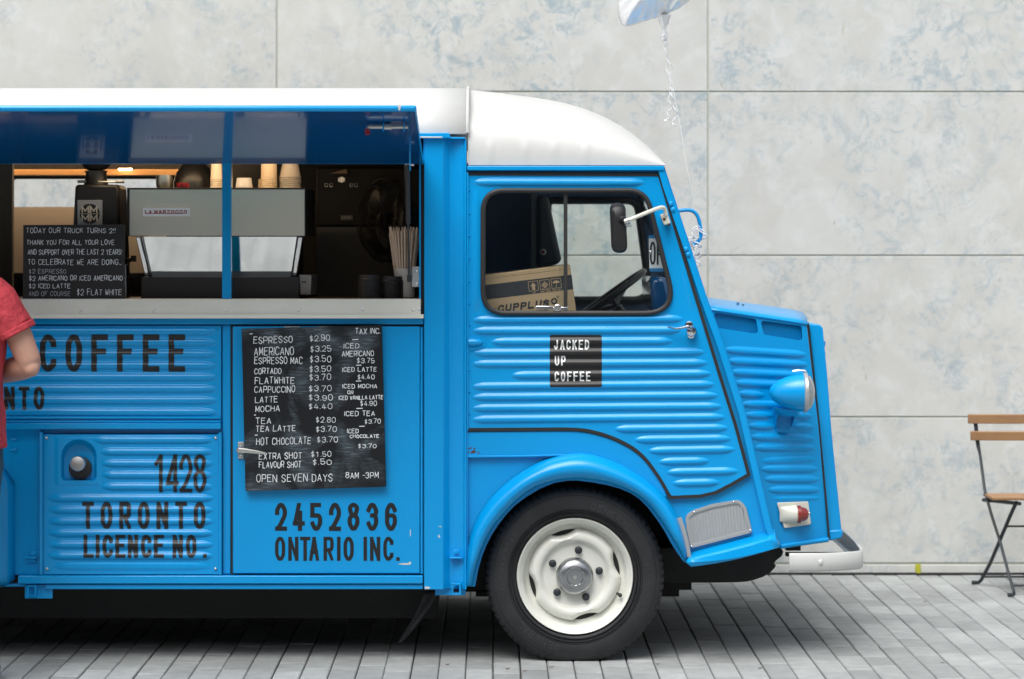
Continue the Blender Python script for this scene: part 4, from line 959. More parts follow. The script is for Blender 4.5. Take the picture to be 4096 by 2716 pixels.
# mud flap
rows = []
for i in range(13):
    u = i/12; cx_ = 1705-108*u**1.4+20*(1-u); py = 2366+206*u; w_ = 30*(1-u)**.7+3; rows.append([W(cx_-w_+2*w_*j/5, py-14*(1-u)*(j/5-.3), .16+.03*math.sin(j+u*2)*.3) for j in range(6)])
b = MB(); b.grid(rows); build('mud_flap', b, TYREM, T, smooth=60, solid=.006)
# ---- wheels
HUBM = mat('worn_hub_metal', (.40, .41, .42), .30, metal=1)
def wheel(cx_, cz, y, parent):
    o = (cx_, y, cz); ax = (0, -1, 0); n = 360
    prof = [(.300, -.16), (.352, -.15), (.361, -.13), (.361, -.04), (.358, -.018), (.347, .0), (.334, .010), (.305, .017), (.275, .018), (.255, .012), (.240, .004), (.236, -.006)]
    rnd = random.Random(5)
    def fr(k, i):
        if i in (2, 3, 4): return 1-(.014 if (k % 5) in (0,) else 0)+(.0 if i == 3 else 0)
        if i == 5: return 1-(.010 if (k % 5) in (0,) else 0)
        return 1
    b = MB(); b.lathe(prof, o, ax, n, False, fr)
    for i, v in enumerate(b.v):                            # weight flattens the foot
        if v[2] < .004: b.v[i] = (v[0], v[1], .004)
    W0 = build('wheel', b, TYREM, parent, smooth=25)
    b = MB()
    for r in (.326, .318, .2695, .262, .2495): b.lathe([(r-.003, 0.008), (r, .0195 if r < .3 else .0135), (r+.003, .008)], o, ax, 120, False)
    each('sidewall_ring', b, TYREM, W0, smooth=0)
    def polar(R0):
        def f(px, py, l):
            a = px/R0; r = R0-py; yy_ = np.interp(r, [.255, .275, .300, .322], [.012, .018, .017, .010]); return (cx_+r*math.sin(a), y-yy_-.0012-l*.3, cz+r*math.cos(a))
        return f
    b = MB(); R0 = .304
    for tx, a0, h_ in (('GENERAL', .22, .026), ('ALTIMAX RT43', 1.38, .020), ('GENERAL', 3.36, .026), ('ALTIMAX RT43', 4.52, .020)):
        b = MB(); word(b, tx, a0*R0, 0, h_, h_*.85, h_*.17, h_*1.15, polar(R0), None, 1); build('tyre_lettering', b, TYREL, W0, smooth=0)
    b = MB(); b.lathe([(.2335, -.02), (.2345, .004), (.231, .010), (.226, .008), (.222, .002), (.214, -.006), (.206, -.022), (.203, -.045), (.190, -.055), (.183, -.060), (.183, -.075)], o, ax, 96, False)
    rim = build('rim', b, RIMW, W0, smooth=50)
    # disc with four scalloped edges
    sl = [-.45, .42+.0, 1.35, 2.35]; m = 128; rr = []
    prof2 = [(1.0, -.060), (.97, -.040), (.90, -.026), (.80, -.024), (.74, -.030), (.70, -.042), (.66, -.046), (.40, -.047), (.0, -.047)]
    cuts = [math.radians(a) for a in (105, 15, -75, 195)]
    rows = []
    for k in range(m+1):
        a = 2*math.pi*k/m; R = .187; cut = 0
        for q in cuts:
            d = (a-q+math.pi) % (2*math.pi)-math.pi
            cut = max(cut, .021*max(0, 1-(abs(d)/.30)**2.2))
        rows.append([(cx_+(R-(cut if f > .85 else cut*.12 if f > .75 else 0))*f*math.cos(a), y-h_, cz+(R-(cut if f > .85 else cut*.12 if f > .75 else 0))*f*math.sin(a)) for f, h_ in [(f, h_) for f, h_ in prof2]])
    b = MB(); b.grid(rows); build('wheel_disc', b, RIMW, W0, smooth=50)
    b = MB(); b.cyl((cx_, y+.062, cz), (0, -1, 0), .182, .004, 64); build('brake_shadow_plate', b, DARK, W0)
    for a in (81, 153, 225, 297, 9):
        a = math.radians(a); p = (cx_+.100*math.cos(a), y+.047, cz+.100*math.sin(a))
        b = MB(); b.lathe([(.0145, 0), (.0145, .006), (.0125, .007), (.0125, .020), (.010, .022), (.0065, .022), (.0065, .016)], p, (0, -1, 0), 6, False); b.cyl(p, (0, -1, 0), .0155, .003, 16); b.cyl((p[0], p[1]-.004, p[2]), (0, -1, 0), .006, .022, 10, .001); build('wheel_nut', b, IRON, W0, smooth=20)
    b = MB(); b.lathe([(.075, 0), (.074, .022), (.069, .036), (.058, .044), (.045, .048), (.0445, .0465), (.034, .049), (.031, .0475), (.030, .050), (.0, .051)], (cx_, y+.047, cz-.004), (0, -1, 0), 64, False); hc_ = build('hub_cap', b, HUBM, W0, smooth=40)
    b = MB(); b.cyl((cx_, y-.003, cz-.004), (0, -1, 0), .008, .005, 6); build('cap_bolt', b, STEEL, W0, smooth=10)
    b = MB(); b.tube([(cx_+.172, y+.03, cz-.074), (cx_+.180, y+.0, cz-.076)], .006, 10); b.ball((cx_+.181, y-.004, cz-.076), .0085, 1, 1.1, 1, 10, 8); build('valve', b, BLACK, W0)
    return W0
q = W(2300, 2308, .03)
fw = wheel(q[0], .341, .035, T)
def dup_part(o, p, dy):
    c = o.copy(); COL.objects.link(c); c.parent = p; c.matrix_parent_inverse = o.matrix_parent_inverse.copy(); c.location = (o.location[0], o.location[1]+dy, o.location[2])
    for ch in o.children:
        d = ch.copy(); COL.objects.link(d); d.parent = c; d.matrix_parent_inverse = ch.matrix_parent_inverse.copy()
    return c
dup_part(fw, T, 1.62); r_ = dup_part(fw, T, .05); r_.location.x -= 2.85
# side mirror
def mirror():
    rows = []
    ol = rounded([(2438, 810), (2502, 810), (2511, 1012), (2446, 1012)], [38, 34, 38, 38], 8); c = np.mean(ol, 0); n = len(ol); vs = []; rings = [(.30, -.135), (.72, -.135), (.80, -.128), (.90, -.127), (.97, -.118), (1.0, -.10), (1.0, -.085), (.94, -.078)]
    for k, y in rings: vs += [W(*(c+(np.array(p)-c)*k), y) for p in ol]
    fs = [(i*n+j, i*n+(j+1) % n, (i+1)*n+(j+1) % n, (i+1)*n+j) for i in range(len(rings)-1) for j in range(n)]+[tuple(range(n)), tuple(range((len(rings)-1)*n, len(rings)*n))]
    b = MB(); b.add(vs, fs); return build('wing_mirror', b, BLACK, T, smooth=45)
mi = mirror()
b = MB(); b.lathe([(.020, 0), (.016, .012), (.012, .022), (.010, .03)], W(2487, 880, -.128), (.35, -1, 0), 16); build('mirror_ball', b, BLACK, mi)
arm = chaikin([W(2497, 888, -.155), W(2560, 862, -.14), W(2620, 837, -.10), W(2647, 828, -.07), W(2660, 834, -.055), W(2664, 862, -.05)], 2)
b = MB(); b.tube(arm, .008, 10); ma = build('mirror_arm', b, CREAM, mi)
b = MB(); b.tube([W(2500, 887, -.154), W(2516, 880, -.152)], .0125, 12); b.ball(W(2518, 900, -.145), .008, 1, 1, 1, 8, 6); b.tube([W(2503, 895, -.15), W(2512, 903, -.145)], .007, 8); build('arm_clamp', b, STEEL, mi)
b = MB(); b.prism([W(2639, 858, -.05), W(2668, 850, -.05), W(2684, 893, -.05), W(2656, 902, -.05)], [W(2639, 858, -.002), W(2668, 850, -.002), W(2684, 893, -.002), W(2656, 902, -.002)]); build('arm_bracket', b, CREAM, mi, bevel=.006, seg=3)
b = MB(); b.cyl(W(2657, 877, -.05), (0, -1, 0), .006, .002, 12); b.pbox(2671, 894, 2682, 902, -.04, -.01, -.04); build('rusty_screw', b, RUST, mi)
# far mirror arm reaching forward of the windscreen
fa = chaikin([W(2712, 843, .75), W(2760, 838, .75), W(2785, 852, .75), W(2797, 880, .75), W(2805, 930, .75), W(2800, 962, .75), W(2770, 980, .75)], 2)
b = MB(); b.tube(fa, .008, 8); build('far_mirror_arm', b, BLUE, T)
# cab interior parts
b = MB(); b.pprism([(2150, 778), (2192, 778), (2246, 1036), (2238, 1056), (2150, 1076)], 1.30, 1.75); build('seat_back', b, SEATM, T, bevel=.03, seg=4)
b = MB(); b.pbox(2120, 770, 2148, 1090, 1.88, 1.93); build('door_pillar_trim', b, GREYP, T, bevel=.005)
b = MB(); b.pprism([(1955, 1150), (2270, 1150), (2290, 1260), (1955, 1260)], .5, 1.6); build('seat', b, SEATM, T, bevel=.03)
sw0, sw1 = Vector(W(2575, 1085, 1.35)), Vector(W(2300, 1284, 1.35)); ctr = (sw0+sw1)/2; u = (sw0-sw1).normalized(); v = Vector((0, 1, 0)); R = (sw0-sw1).length/2
b = MB(); b.tube([ctr+u*R*math.cos(t)+v*R*math.sin(t) for t in np.linspace(0, 2*math.pi, 48, endpoint=False)], .014, 10, closed=True)
nn = u.cross(v).normalized(); nn = nn if nn.x > 0 else -nn
for a in (.9, 2.6, 4.7): b.tube([ctr+nn*.05, ctr+u*R*math.cos(a)+v*R*math.sin(a)], .010, 8)
b.tube([ctr+nn*.06, ctr+nn*.5], .022, 10); build('steering_wheel', b, BLACK, T)
b = MB(); b.pprism([(2600, 1110), (2670, 1108), (2690, 1250), (2610, 1250)], .25, .9); build('dashboard', b, BLUED, T, bevel=.02)
# ---- kitchen fittings fixed to the truck
b = MB(); b.box(1.08, 1.73, 1.25, 1.9, .54, 1.42); build('fridge_cabinet', b, GREYP, T)
# ------------------------------------------------------------------ things in and around the truck
CZ = 1.4485
def local(px, py, y): return W(px, py, y)
# menu board hanging on the hatch door
MBd = thing('menu_board', W(1255, 1640, -.02), 'tall black chalkboard coffee menu hung on the smooth blue hatch door', 'menu board')
b = MB(); b.pprism([(966, 1316), (1527, 1301), (1544, 1947), (982, 1965)], -.032, -.014); build('board', b, BOARD, MBd, bevel=.0015)
ym = -.032
def zc(x, y): return (850+.3827*x, 1250+.3827*y)
mm_ = lambda a, c, l: (lambda p: (p[0], ym-l, p[2]))(W(a, c, ym))
LN = """ESPRESSO 430 835 250 322|AMERICANO 438 848 360 446|ESPRESSO MAC 440 938 465 538|CORTADO 440 718 578 643|FLATWHITE 443 855 675 746|CAPPUCCINO 440 860 768 838|LATTE 447 680 878 942|MOCHA 450 700 970 1036|TEA 452 610 1094 1160|TEA LATTE 455 868 1180 1245|HOT CHOCOLATE 458 1028 1306 1382|EXTRA SHOT 487 932 1460 1532|FLAVOUR SHOT 487 925 1556 1624|OPEN SEVEN DAYS 462 1252 1690 1772|8AM -3PM 1393 1732 1664 1732
$2.90 1015 1225 232 298|$3.25 1020 1240 345 410|$3.50 1015 1240 450 518|$3.50 1012 1237 552 618|$3.70 1012 1237 642 708|$3.70 1005 1243 760 824|$3.90 1005 1255 855 918|$4.40 1003 1250 950 1010|$2.80 1080 1285 1090 1150|$3.70 1080 1295 1185 1245|$3.70 1090 1308 1295 1355|$1.50 1030 1240 1450 1508|$.50 1043 1243 1532 1590
TAX INC. 1495 1750 162 222|ICED 1375 1530 320 375|AMERICANO 1355 1685 396 458|$3.75 1508 1692 475 530|ICED LATTE 1360 1715 570 620|$4.40 1515 1692 645 698|ICED MOCHA 1362 1718 745 793|OR 1412 1472 812 853|ICED VANILLA LATTE 1322 1782 866 912|$4.90 1545 1715 916 972|ICED TEA 1382 1695 1027 1080|$3.70 1590 1757 1110 1160|ICED 1410 1525 1210 1260|CHOCOLATE 1437 1740 1272 1310|$3.70 1520 1712 1370 1415"""
b = MB(); rnd = random.Random(11)
for e in LN.replace('\n', '|').split('|'):
    w_ = e.split(' '); tx = ' '.join(w_[:-4]); x0, x1, ya, yb = map(float, w_[-4:]); a, c = zc(x0, ya), zc(x1, yb)
    b = MB(); fit(b, tx, a[0], c[0], a[1]+2, c[1], 2.4 if tx[0] != '$' else 2.1, mm_, .065, -.012, rnd); build('chalk_line', b, CHALK, MBd, smooth=0)
for x0, x1, y in ((1462, 1525, 283), (1500, 1555, 552), (1500, 1555, 717), (1505, 1570, 1003), (1533, 1590, 1190), (390, 418, 224), (435, 455, 1072), (443, 472, 1282)):
    b = MB(); ribbon(b, [zc(x0, y), zc(x1, y-2)], False, 3.4, mm_, lift=.0008); build('chalk_dash', b, CHALK, MBd, smooth=0)
# counter sign
SG = thing('counter_sign', W(297, 1196, .02), 'small black sign with white handwriting standing on the serving counter', 'sign')
ys = .03
b = MB(); b.pprism([(93, 900), (500, 898), (497, 1196), (91, 1196)], ys, ys+.012); build('sign_board', b, SIGNBLK, SG, bevel=.001)
def zs_(x, y): return (.3827*x, 850+.3827*y)
ms_ = lambda a, c, l: (lambda p: (p[0], ys-l, p[2]))(W(a, c, ys))
S2 = """TODAY OUR TRUCK TURNS 2!! 275 1210 163 213|THANK YOU FOR ALL YOUR LOVE 280 1195 287 336|AND SUPPORT OVER THE LAST 2 YEARS! 293 1275 388 440|TO CELEBRATE WE ARE DOING... 293 1272 490 544|$2 AMERICANO OR ICED AMERICANO 305 1280 660 710|$2 ICED LATTE 303 735 745 790|$2 FLAT WHITE 803 1270 803 864"""
b = MB()
for e in S2.split('|'):
    w_ = e.split(' '); tx = ' '.join(w_[:-4]); x0, x1, ya, yb = map(float, w_[-4:]); a, c = zs_(x0, ya), zs_(x1, yb)
    b = MB(); fit(b, tx, a[0], c[0], a[1], c[1], 1.9, ms_, .065, 0, rnd); build('chalk_line', b, CHALK, SG, smooth=0)
b = MB()
for e in "$2 ESPRESSO 302 690 592 636|AND OF COURSE 303 735 826 872".split('|'):
    w_ = e.split(' '); tx = ' '.join(w_[:-4]); x0, x1, ya, yb = map(float, w_[-4:]); a, c = zs_(x0, ya), zs_(x1, yb); b = MB(); fit(b, tx, a[0], c[0], a[1], c[1], 1.7, ms_, .065, 0, rnd); build('chalk_line', b, CHALKF, SG, smooth=0, label='fainter handwriting')
# espresso machine
EM = thing('espresso_machine', W(880, 1192, .4), 'large steel espresso machine on the counter behind the blue mullion', 'coffee machine')
ye = .14
b = MB(); b.pbox(518, 757, 1219, 943, ye, ye+.01); build('upper_panel', b, STEELW, EM, bevel=.0015)
b = MB(); b.pbox(508, 751, 1222, 757, ye-.004, ye+.56, ye); b.pbox(508, 757, 518, 945, ye-.002, ye+.55, ye); b.pbox(1219, 757, 1222, 945, ye-.002, ye+.55, ye); b.pbox(518, 757, 1219, 940, ye+.012, ye+.55, ye); build('housing', b, BLACK, EM, bevel=.002)
tl = W(565, 947, ye+.03); trr = W(1188, 947, ye+.03); bl = W(608, 1107, ye+.062); brr = W(1163, 1107, ye+.062)
b = MB(); b.prism([tl, trr, (brr[0], ye+.062, brr[2]), (bl[0], ye+.062, bl[2])], [(p[0], p[1]+.006, p[2]) for p in (tl, trr, (brr[0], ye+.062, brr[2]), (bl[0], ye+.062, bl[2]))]); build('mirror_panel', b, MIRROR, EM, smooth=0)
for (xa, xb, s_) in ((553, 592, 1), (1203, 1178, -1)):
    b = MB(); b.obox((Vector(W(xa, 945, ye+.02))+Vector(W(xb, 1108, ye+.06)))/2, (1, 0, 0), (0, 1, 0), (Vector(W(xb, 1108, ye+.06))-Vector(W(xa, 945, ye+.02))).normalized(), .009, .02, .083); build('side_post', b, CHROME, EM, bevel=.003)
    b = MB(); b.obox((Vector(W(xa+s_*11, 945, ye+.022))+Vector(W(xb+s_*11, 1108, ye+.062)))/2, (1, 0, 0), (0, 1, 0), (Vector(W(xb, 1108, ye+.06))-Vector(W(xa, 945, ye+.02))).normalized(), .0035, .02, .083); build('post_trim', b, BLACK, EM)
b = MB(); b.pbox(590, 947, 1185, 1106, ye+.14, ye+.5, ye+.1); build('machine_body', b, INTER, EM)
z_ = W(0, 1108, ye)[2]; b = MB(); b.box(W(563, 0, ye)[0], W(1196, 0, ye)[0], ye+.0, ye+.52, CZ, z_); build('base', b, BLACK, EM, bevel=.004)
b = MB(); b.pprism(rounded([(571, 831), (760, 831), (760, 865), (571, 865)], 3, 3), ye-.004, ye); bd = build('badge', b, BADGE, EM)
b = MB(); mb_ = lambda a, c, l: (lambda p: (p[0], ye-.004-l*.6, p[2]))(W(a, c, ye))
word(b, 'LA', 580, 840, 15, 12.5, 3.4, 15.3, mb_); word(b, 'MARZOCCO', 618, 840, 15, 13, 3.4, 16.8, mb_)
ribbon(b, [(583, 854), (735, 854)], False, 2.6, mb_, lift=.0004); build('badge_lettering', b, RED, bd, smooth=0)
# grinder
GR = thing('coffee_grinder', (W(380, 0, .3)[0], .30, CZ), 'black coffee grinder standing behind the small black sign', 'grinder')
yg = .22
b = MB(); fr = [(300, 740), (312, 738), (462, 738), (474, 745), (494, 1196), (276, 1196)]
a = [W(*p, yg) for p in fr]; a = [(p[0], p[1], max(p[2], CZ)) for p in a]; b.prism(a, [(p[0]*.96+.015, yg+.26, p[2]) for p in a]); build('grinder_body', b, BLACK, GR, bevel=.012, seg=3)
b = MB(); b.pbox(310, 800, 409, 902, yg-.004, yg+.0); gp_ = build('grinder_plate', b, ALU, GR, bevel=.001)
c = W(359, 855, yg-.005); b = MB(); b.cyl((c[0], yg-.0045, c[2]), (0, -1, 0), .041, .0012, 40)
build('round_emblem', b, INK, gp_)
b = MB(); mg = lambda a, c_, l: (lambda p: (p[0], yg-.0062-l*.3, p[2]))(W(a, c_, yg))
for i in range(2):
    for j in range(2): word(b, 'M', 327+i*34, 824+j*33, 28, 30, 5.5, 34, mg)
ribbon(b, [(359, 815), (359, 895)], False, 1.6, mg, lift=.0004); ribbon(b, [(319, 855), (399, 855)], False, 1.6, mg, lift=.0005); build('emblem_letters', b, STEELW, gp_, smooth=0)
c = W(383, 740, yg+.09); b = MB(); b.lathe([(.050, 0), (.046, .02), (.042, .045), (.046, .058), (.030, .062), (.045, .066), (.065, .09), (.095, .19), (.096, .21)], (c[0], yg+.1, c[2]), (0, 0, 1), 28); build('bean_hopper', b, BLACK, GR, smooth=50)
b = MB(); b.tube([(c[0]+.02, yg+.03, c[2]+.012), (c[0]+.12, yg+.03, c[2]+.012)], .004, 8); b.tube([(c[0]+.09, yg+.03, c[2]+.012), (c[0]+.125, yg+.03, c[2]+.012)], .006, 10); b.tube([(c[0]-.065, yg+.03, c[2]+.013), (c[0]-.03, yg+.03, c[2]+.013)], .006, 8); each('grinder_lever', b, STEEL, GR)
# grinder portafilter spout right of it
b = MB(); c = W(520, 1040, .30); b.tube([c, W(500, 1045, .26), W(488, 1055, .24)], [.010, .012, .010], 10); b.pbox(523, 1022, 542, 1047, .28, .31); b.tube([W(495, 1060, .3), W(497, 1190, .3)], .02, 10)
tag(build('portafilter', b, CHROME), 'dark metal coffee spout between the black sign and the steel machine', 'portafilter')
# things on top of the machine
ztop = W(0, 751, ye)[2]+.0005
def stack(name, px0, px1, ytop, y, material, label, cat, group, lip=9, down=True, n=None, rr=.86):
    cx_ = W((px0+px1)/2, 0, y)[0]; r = (W(px1, 0, y)[0]-W(px0, 0, y)[0])/2; zt_ = W(0, ytop, y)[2]; hgt = zt_-ztop; pf = [(r*.98, 0)]; z = 0
    pf = [(r, 0), (r*1.03, .002), (r*1.03, .006), (r, .008)]; k = 1
    while k < (n or 99) and .008+k*.0085 < hgt-.07:
        z = .008+(k-1)*.0085; q = 1; pf += [(r*.985, z+.001), (r*1.03, z+.003), (r*1.03, z+.0065), (r*.985, z+.0082)]; k += 1
    pf += [(r*rr, hgt), (r*rr*.9, hgt)]
    b = MB(); b.lathe(pf, (cx_, y, ztop), (0, 0, 1), 32); return tag(build(name, b, material, None, smooth=40), label, cat, group)
G1 = 'cups stacked on the coffee machine'
stack('cup_stack', 842, 890, 640, .30, PAPER, 'tall stack of upturned paper cups between the dark bowl and the blue mullion', 'cups', G1, n=5)
stack('cup_stack', 886, 931, 640, .36, PAPER, 'stack of upturned paper cups half hidden behind the blue mullion', 'cups', G1, n=5)
stack('cup_stack', 1044, 1108, 630, .30, KRAFT, 'tall stack of ripple walled cups standing against the clear plastic cups', 'cups', G1, rr=.98, n=30)
stack('cup_stack', 1118, 1204, 630, .32, CLEAR, 'stack of clear plastic cups beside the ripple cups', 'cups', G1, rr=.62, n=8)
stack('paper_cup', 943, 1010, 712, .28, WCUP, 'single short white cup upturned on the coffee machine', 'cup', G1, n=1, rr=.86)
stack('paper_cup', 1032, 1062, 716, .42, KRAFT, 'brown cup behind the stack of ripple cups', 'cup', G1, n=1, rr=.9)
b = MB(); c = W(658, 0, .34); b.lathe([(.030, 0), (.034, .01), (.035, .03), (.034, .056), (.031, .056), (.031, .02)], (c[0], .34, ztop), (0, 0, 1), 28); tag(build('metal_jug', b, STEEL, None), 'small steel jug on the coffee machine beside a dark bowl', 'jug')
b = MB(); c = W(732, 0, .22); b.lathe([(.024, 0), (.026, .004), (.026, .020), (.024, .021)], (c[0], .22, ztop), (0, 0, 1), 20); tag(build('jar_lid', b, RED, None), 'little red brown tin on the machine in front of the dark bowl', 'tin')
b = MB(); c = W(778, 0, .42); b.lathe([(.09, 0), (.088, .03), (.074, .07), (.05, .1), (.02, .12), (0.001, .124)], (c[0], .42, ztop), (0, 0, 1), 32); tag(build('dark_bowl', b, BLACK, None, smooth=60), 'black domed bowl upturned on top of the coffee machine', 'bowl')
# steel bin at the machine's foot
b = MB(); a = [(1196, 1098), (1246, 1100), (1243, 1180), (1200, 1180)]; P = [W(*p, .17) for p in a]; P = [(p[0], p[1], max(p[2], CZ)) for p in P]; b.prism(P, [(p[0]+.015, .30, p[2]) for p in P]); bn = build('steel_bin', b, DSTEEL, None, bevel=.003); tag(bn, 'small rectangular steel bin between the coffee machine base and the black lids', 'bin')
b = MB(); b.cyl(W(1211, 1128, .169), (0, -1, 0), .004, .001, 10); b.cyl(W(1221, 1128, .169), (0, -1, 0), .004, .001, 10); each('bin_hole', b, GASKET, bn)
# lids
for i, (p0, p1, yt, lb) in enumerate(((1432, 1522, 1099, 'taller stack of black cup lids on the counter, farther from the straw cup'), (1523, 1613, 1105, 'shorter stack of black cup lids on the counter, next to the straw cup'))):
    y = .14+.02*i; cx_ = W((p0+p1)/2, 0, y)[0]; r = (W(p1, 0, y)[0]-W(p0, 0, y)[0])/2; hg = W(0, yt, y)[2]-CZ; pf = []
    nl = 13
    for k in range(nl): z = k*(hg-.016)/nl; st_ = (hg-.016)/nl; pf += [(r*.965, z), (r, z+st_*.25), (r, z+st_*.7), (r*.965, z+st_*.95)]
    pf += [(r*.90, hg-.014), (r*.89, hg-.002), (r*.86, hg), (r*.82, hg-.004), (0, hg-.004)]
    b = MB(); b.lathe(pf, (cx_, y, CZ), (0, 0, 1), 40, False); tag(build('lid_stack', b, RUBBER, None, smooth=30), lb, 'lids', 'lid stacks on the counter')
# straws in a cup
yS = .20; c0 = W(1620, 0, yS)[0]; SC_ = thing('straw_cup', (c0, yS, CZ), 'tall paper cup full of wrapped straws at the end of the counter', 'straws')
zr = W(0, 1073, yS)[2]; b = MB(); b.lathe([(.034, 0), (.046, zr-CZ-.004), (.048, zr-CZ), (.044, zr-CZ), (.040, .01)], (c0, yS, CZ), (0, 0, 1), 28, False); build('cup', b, WCUP, SC_)
b = MB(); rn = random.Random(2)
for i in range(80):
    a = rn.uniform(0, 6.28); q = math.sqrt(rn.random()); x0, y0 = .028*q*math.cos(a), .028*q*math.sin(a); x1, y1 = x0*2.3+rn.uniform(-.008, .008), y0*2.0; zt_ = W(0, 925, yS)[2]+rn.uniform(-.02, .012)
    b.tube([(c0+x0, yS+y0, CZ+.012), (c0+x1, yS+y1, zt_)], .0042, 5); b.tube([(c0+x1, yS+y1, zt_), (c0+x1*1.03, yS+y1, zt_+.008)], [.0045, .002], 5)
build('straws', b, STRAW, SC_, smooth=0)
# fan
FC = Vector(W(1548, 882, .75)); AX = Vector((-.80, -.60, 0)).normalized(); UX = Vector((0, 0, 1)); VX = AX.cross(UX)
FN = thing('desk_fan', (FC.x, FC.y, FC.z-.2), 'black wire cage fan fixed in the dark corner behind the straws', 'fan')
R = .178; b = MB(); nw = 84
def cagept(a, r, d): return FC+UX*r*math.cos(a)+VX*r*math.sin(a)+AX*d
for k in range(nw):
    a = 2*math.pi*k/nw
    b.tube([cagept(a, .035, .075), cagept(a, .09, .073), cagept(a, .145, .060), cagept(a, R, .02), cagept(a, R, -.02), cagept(a, .14, -.055), cagept(a, .05, -.066)], .0011, 4, cap=False)
for r, d, q in ((R, .02, .003), (R, -.02, .003), (.145, .06, .0016), (.09, .073, .0016), (.035, .075, .003), (.14, -.055, .0016)):
    b.tube([cagept(t, r, d) for t in np.linspace(0, 2*math.pi, 48, endpoint=False)], q, 6, closed=True)
build('cage', b, BLACK, FN, smooth=0)
b = MB()
for k in range(3):
    g_ = [[cagept(2*math.pi*k/3+u*1.5, r, .012-.03*(u-.5)) for u in np.linspace(0, 1, 7)] for r in (.03, .09, .15)]; b.grid(g_)
b.lathe([(.034, -.02), (.034, .03), (.02, .038), (.001, .04)], FC, AX, 20); build('blades', b, BLACK, FN, solid=.002)
b = MB(); b.lathe([(.055, -.17), (.062, -.15), (.062, -.08), (.05, -.06)], FC, AX, 24); b.tube([FC-AX*.13, FC-AX*.13+Vector((.02, .02, -.2)), FC-AX*.13+Vector((.05, .05, -.42))], .014, 10); build('motor', b, BLACK, FN)
# dark flight case on the cabinet with metal catches
FCs = thing('equipment_case', W(1380, 900, 1.2), 'black equipment case with metal catches in the dark back of the truck', 'case')
b = MB(); b.box(W(1266, 0, 1.2)[0], 1.72, 1.2, 1.85, W(0, 906, 1.2)[2], W(0, 668, 1.2)[2]); build('case_body', b, INTER, FCs, bevel=.01)
b = MB()
for px in (1305, 1325, 1405, 1424): b.pbox(px-7, 733, px+7, 748, 1.193, 1.2); 
b.pprism([(1350, 712), (1366, 704), (1382, 712), (1380, 728), (1366, 732), (1352, 728)], 1.192, 1.2); each('catch', b, STEEL, FCs, bevel=.002)
b = MB()
for px in (1305, 1325, 1405, 1424): b.cyl(W(px, 740, 1.193), (0, -1, 0), .006, .002, 12)
each('catch_hole', b, GASKET, FCs)
b = MB(); b.pprism([(1320, 694), (1385, 676), (1390, 694)], 1.15, 1.16); build('paper_corner', b, CARD, FCs, smooth=0)
b = MB(); b.pbox(1362, 861, 1412, 881, 1.193, 1.2); npl = build('name_plate', b, GREYP, FCs)
b = MB(); mn = lambda a, c_, l: (lambda p: (p[0], 1.192-l*.3, p[2]))(W(a, c_, 1.2)); word(b, 'DANBY', 1367, 865, 10, 6.5, 1.6, 8.2, mn); build('plate_lettering', b, ALU, npl, smooth=0)
b = MB(); b.box(W(1266, 0, 1.2)[0], 1.72, 1.22, 1.24, 1.42, W(0, 907, 1.2)[2]); b.box(W(1266, 0, 1.2)[0], 1.72, 1.24, 1.85, W(0, 910, 1.2)[2]-.03, W(0, 907, 1.2)[2]); build('grey_shelf', b, GREYP, T)
# cardboard box on the passenger seat
BX = thing('cardboard_box', W(2120, 1260, .3), 'brown cardboard box with a dark stripe on the cab seat', 'box')
yb_ = .10; EU = (.9928, -.12); EV = (.12, .9928)
def bp(u, v): return (1915+u*EU[0]+v*EV[0], 1103+u*EU[1]+v*EV[1])
b = MB(); b.pprism([bp(0, 0), bp(368, 0), bp(372, 300), bp(0, 300)], yb_, yb_+.4); build('carton', b, CARD, BX, bevel=.003)
mbx = lambda u, v, l: (lambda p: (p[0], yb_-l, p[2]))(W(*bp(u, v), yb_))
b = MB(); ribbon(b, [(1, 69), (369, 69)], False, 58, mbx, lift=.0006); ribbon(b, [(0, 16), (368, 16)], False, 1.2, mbx, lift=.0006)
word(b, 'CUPPLUS', 58, 126, 29, 24.5, 7, 30.2, lambda u, v, l: mbx(u+(152-v)*.22, v, l)); tt = [(287+13*math.cos(a), 137+13*math.sin(a)) for a in np.linspace(0, 6.283, 24, endpoint=False)]
ribbon(b, [(287+6.5*math.cos(a), 137+6.5*math.sin(a)) for a in np.linspace(0, 6.283, 24, endpoint=False)], True, 13, mbx, lift=.0008); ribbon(b, [(304+5*math.cos(a), 122+5*math.sin(a)) for a in np.linspace(0, 6.283, 16, endpoint=False)], True, 1.2, mbx, lift=.0008); word(b, 'R', 302, 119, 6, 4, 1.1, 5, mbx)
word(b, 'ENTERPRISE', 172, 165, 11, 8, 1.6, 9.6, mbx); build('printing', b, INK, BX, smooth=0)
b = MB()
ribbon(b, [(280, 137), (294, 137)], False, 4, mbx, lift=.0016); ribbon(b, [(287, 130), (287, 144)], False, 4, mbx, lift=.0017)
for i, u0 in enumerate((193, 239, 285)):
    ribbon(b, [(u0, 48), (u0+38, 48), (u0+38, 86), (u0, 86)], True, 1.8, mbx, lift=.0014)
ribbon(b, [(212, 82), (212, 66)], False, 12, mbx, lift=.0015); ribbon(b, [(212, 67), (212, 60), (212, 54)], False, 0.1, mbx, lift=.0015)
b.add([mbx(200, 67, .0016), mbx(224, 67, .0016), mbx(212, 53, .0016)], [(0, 1, 2)])
for i in range(3):
    for j in range(3):
        cu, cv = 258+(i-j)*5, 60+(i+j)*5-2; b.add([mbx(cu-4, cv, .0016), mbx(cu, cv-4, .0016), mbx(cu+4, cv, .0016), mbx(cu, cv+4, .0016)], [(0, 1, 2, 3)])
ribbon(b, [(246, 80), (252, 84)], False, 2, mbx, lift=.0016); ribbon(b, [(270, 80), (264, 84)], False, 2, mbx, lift=.0016)
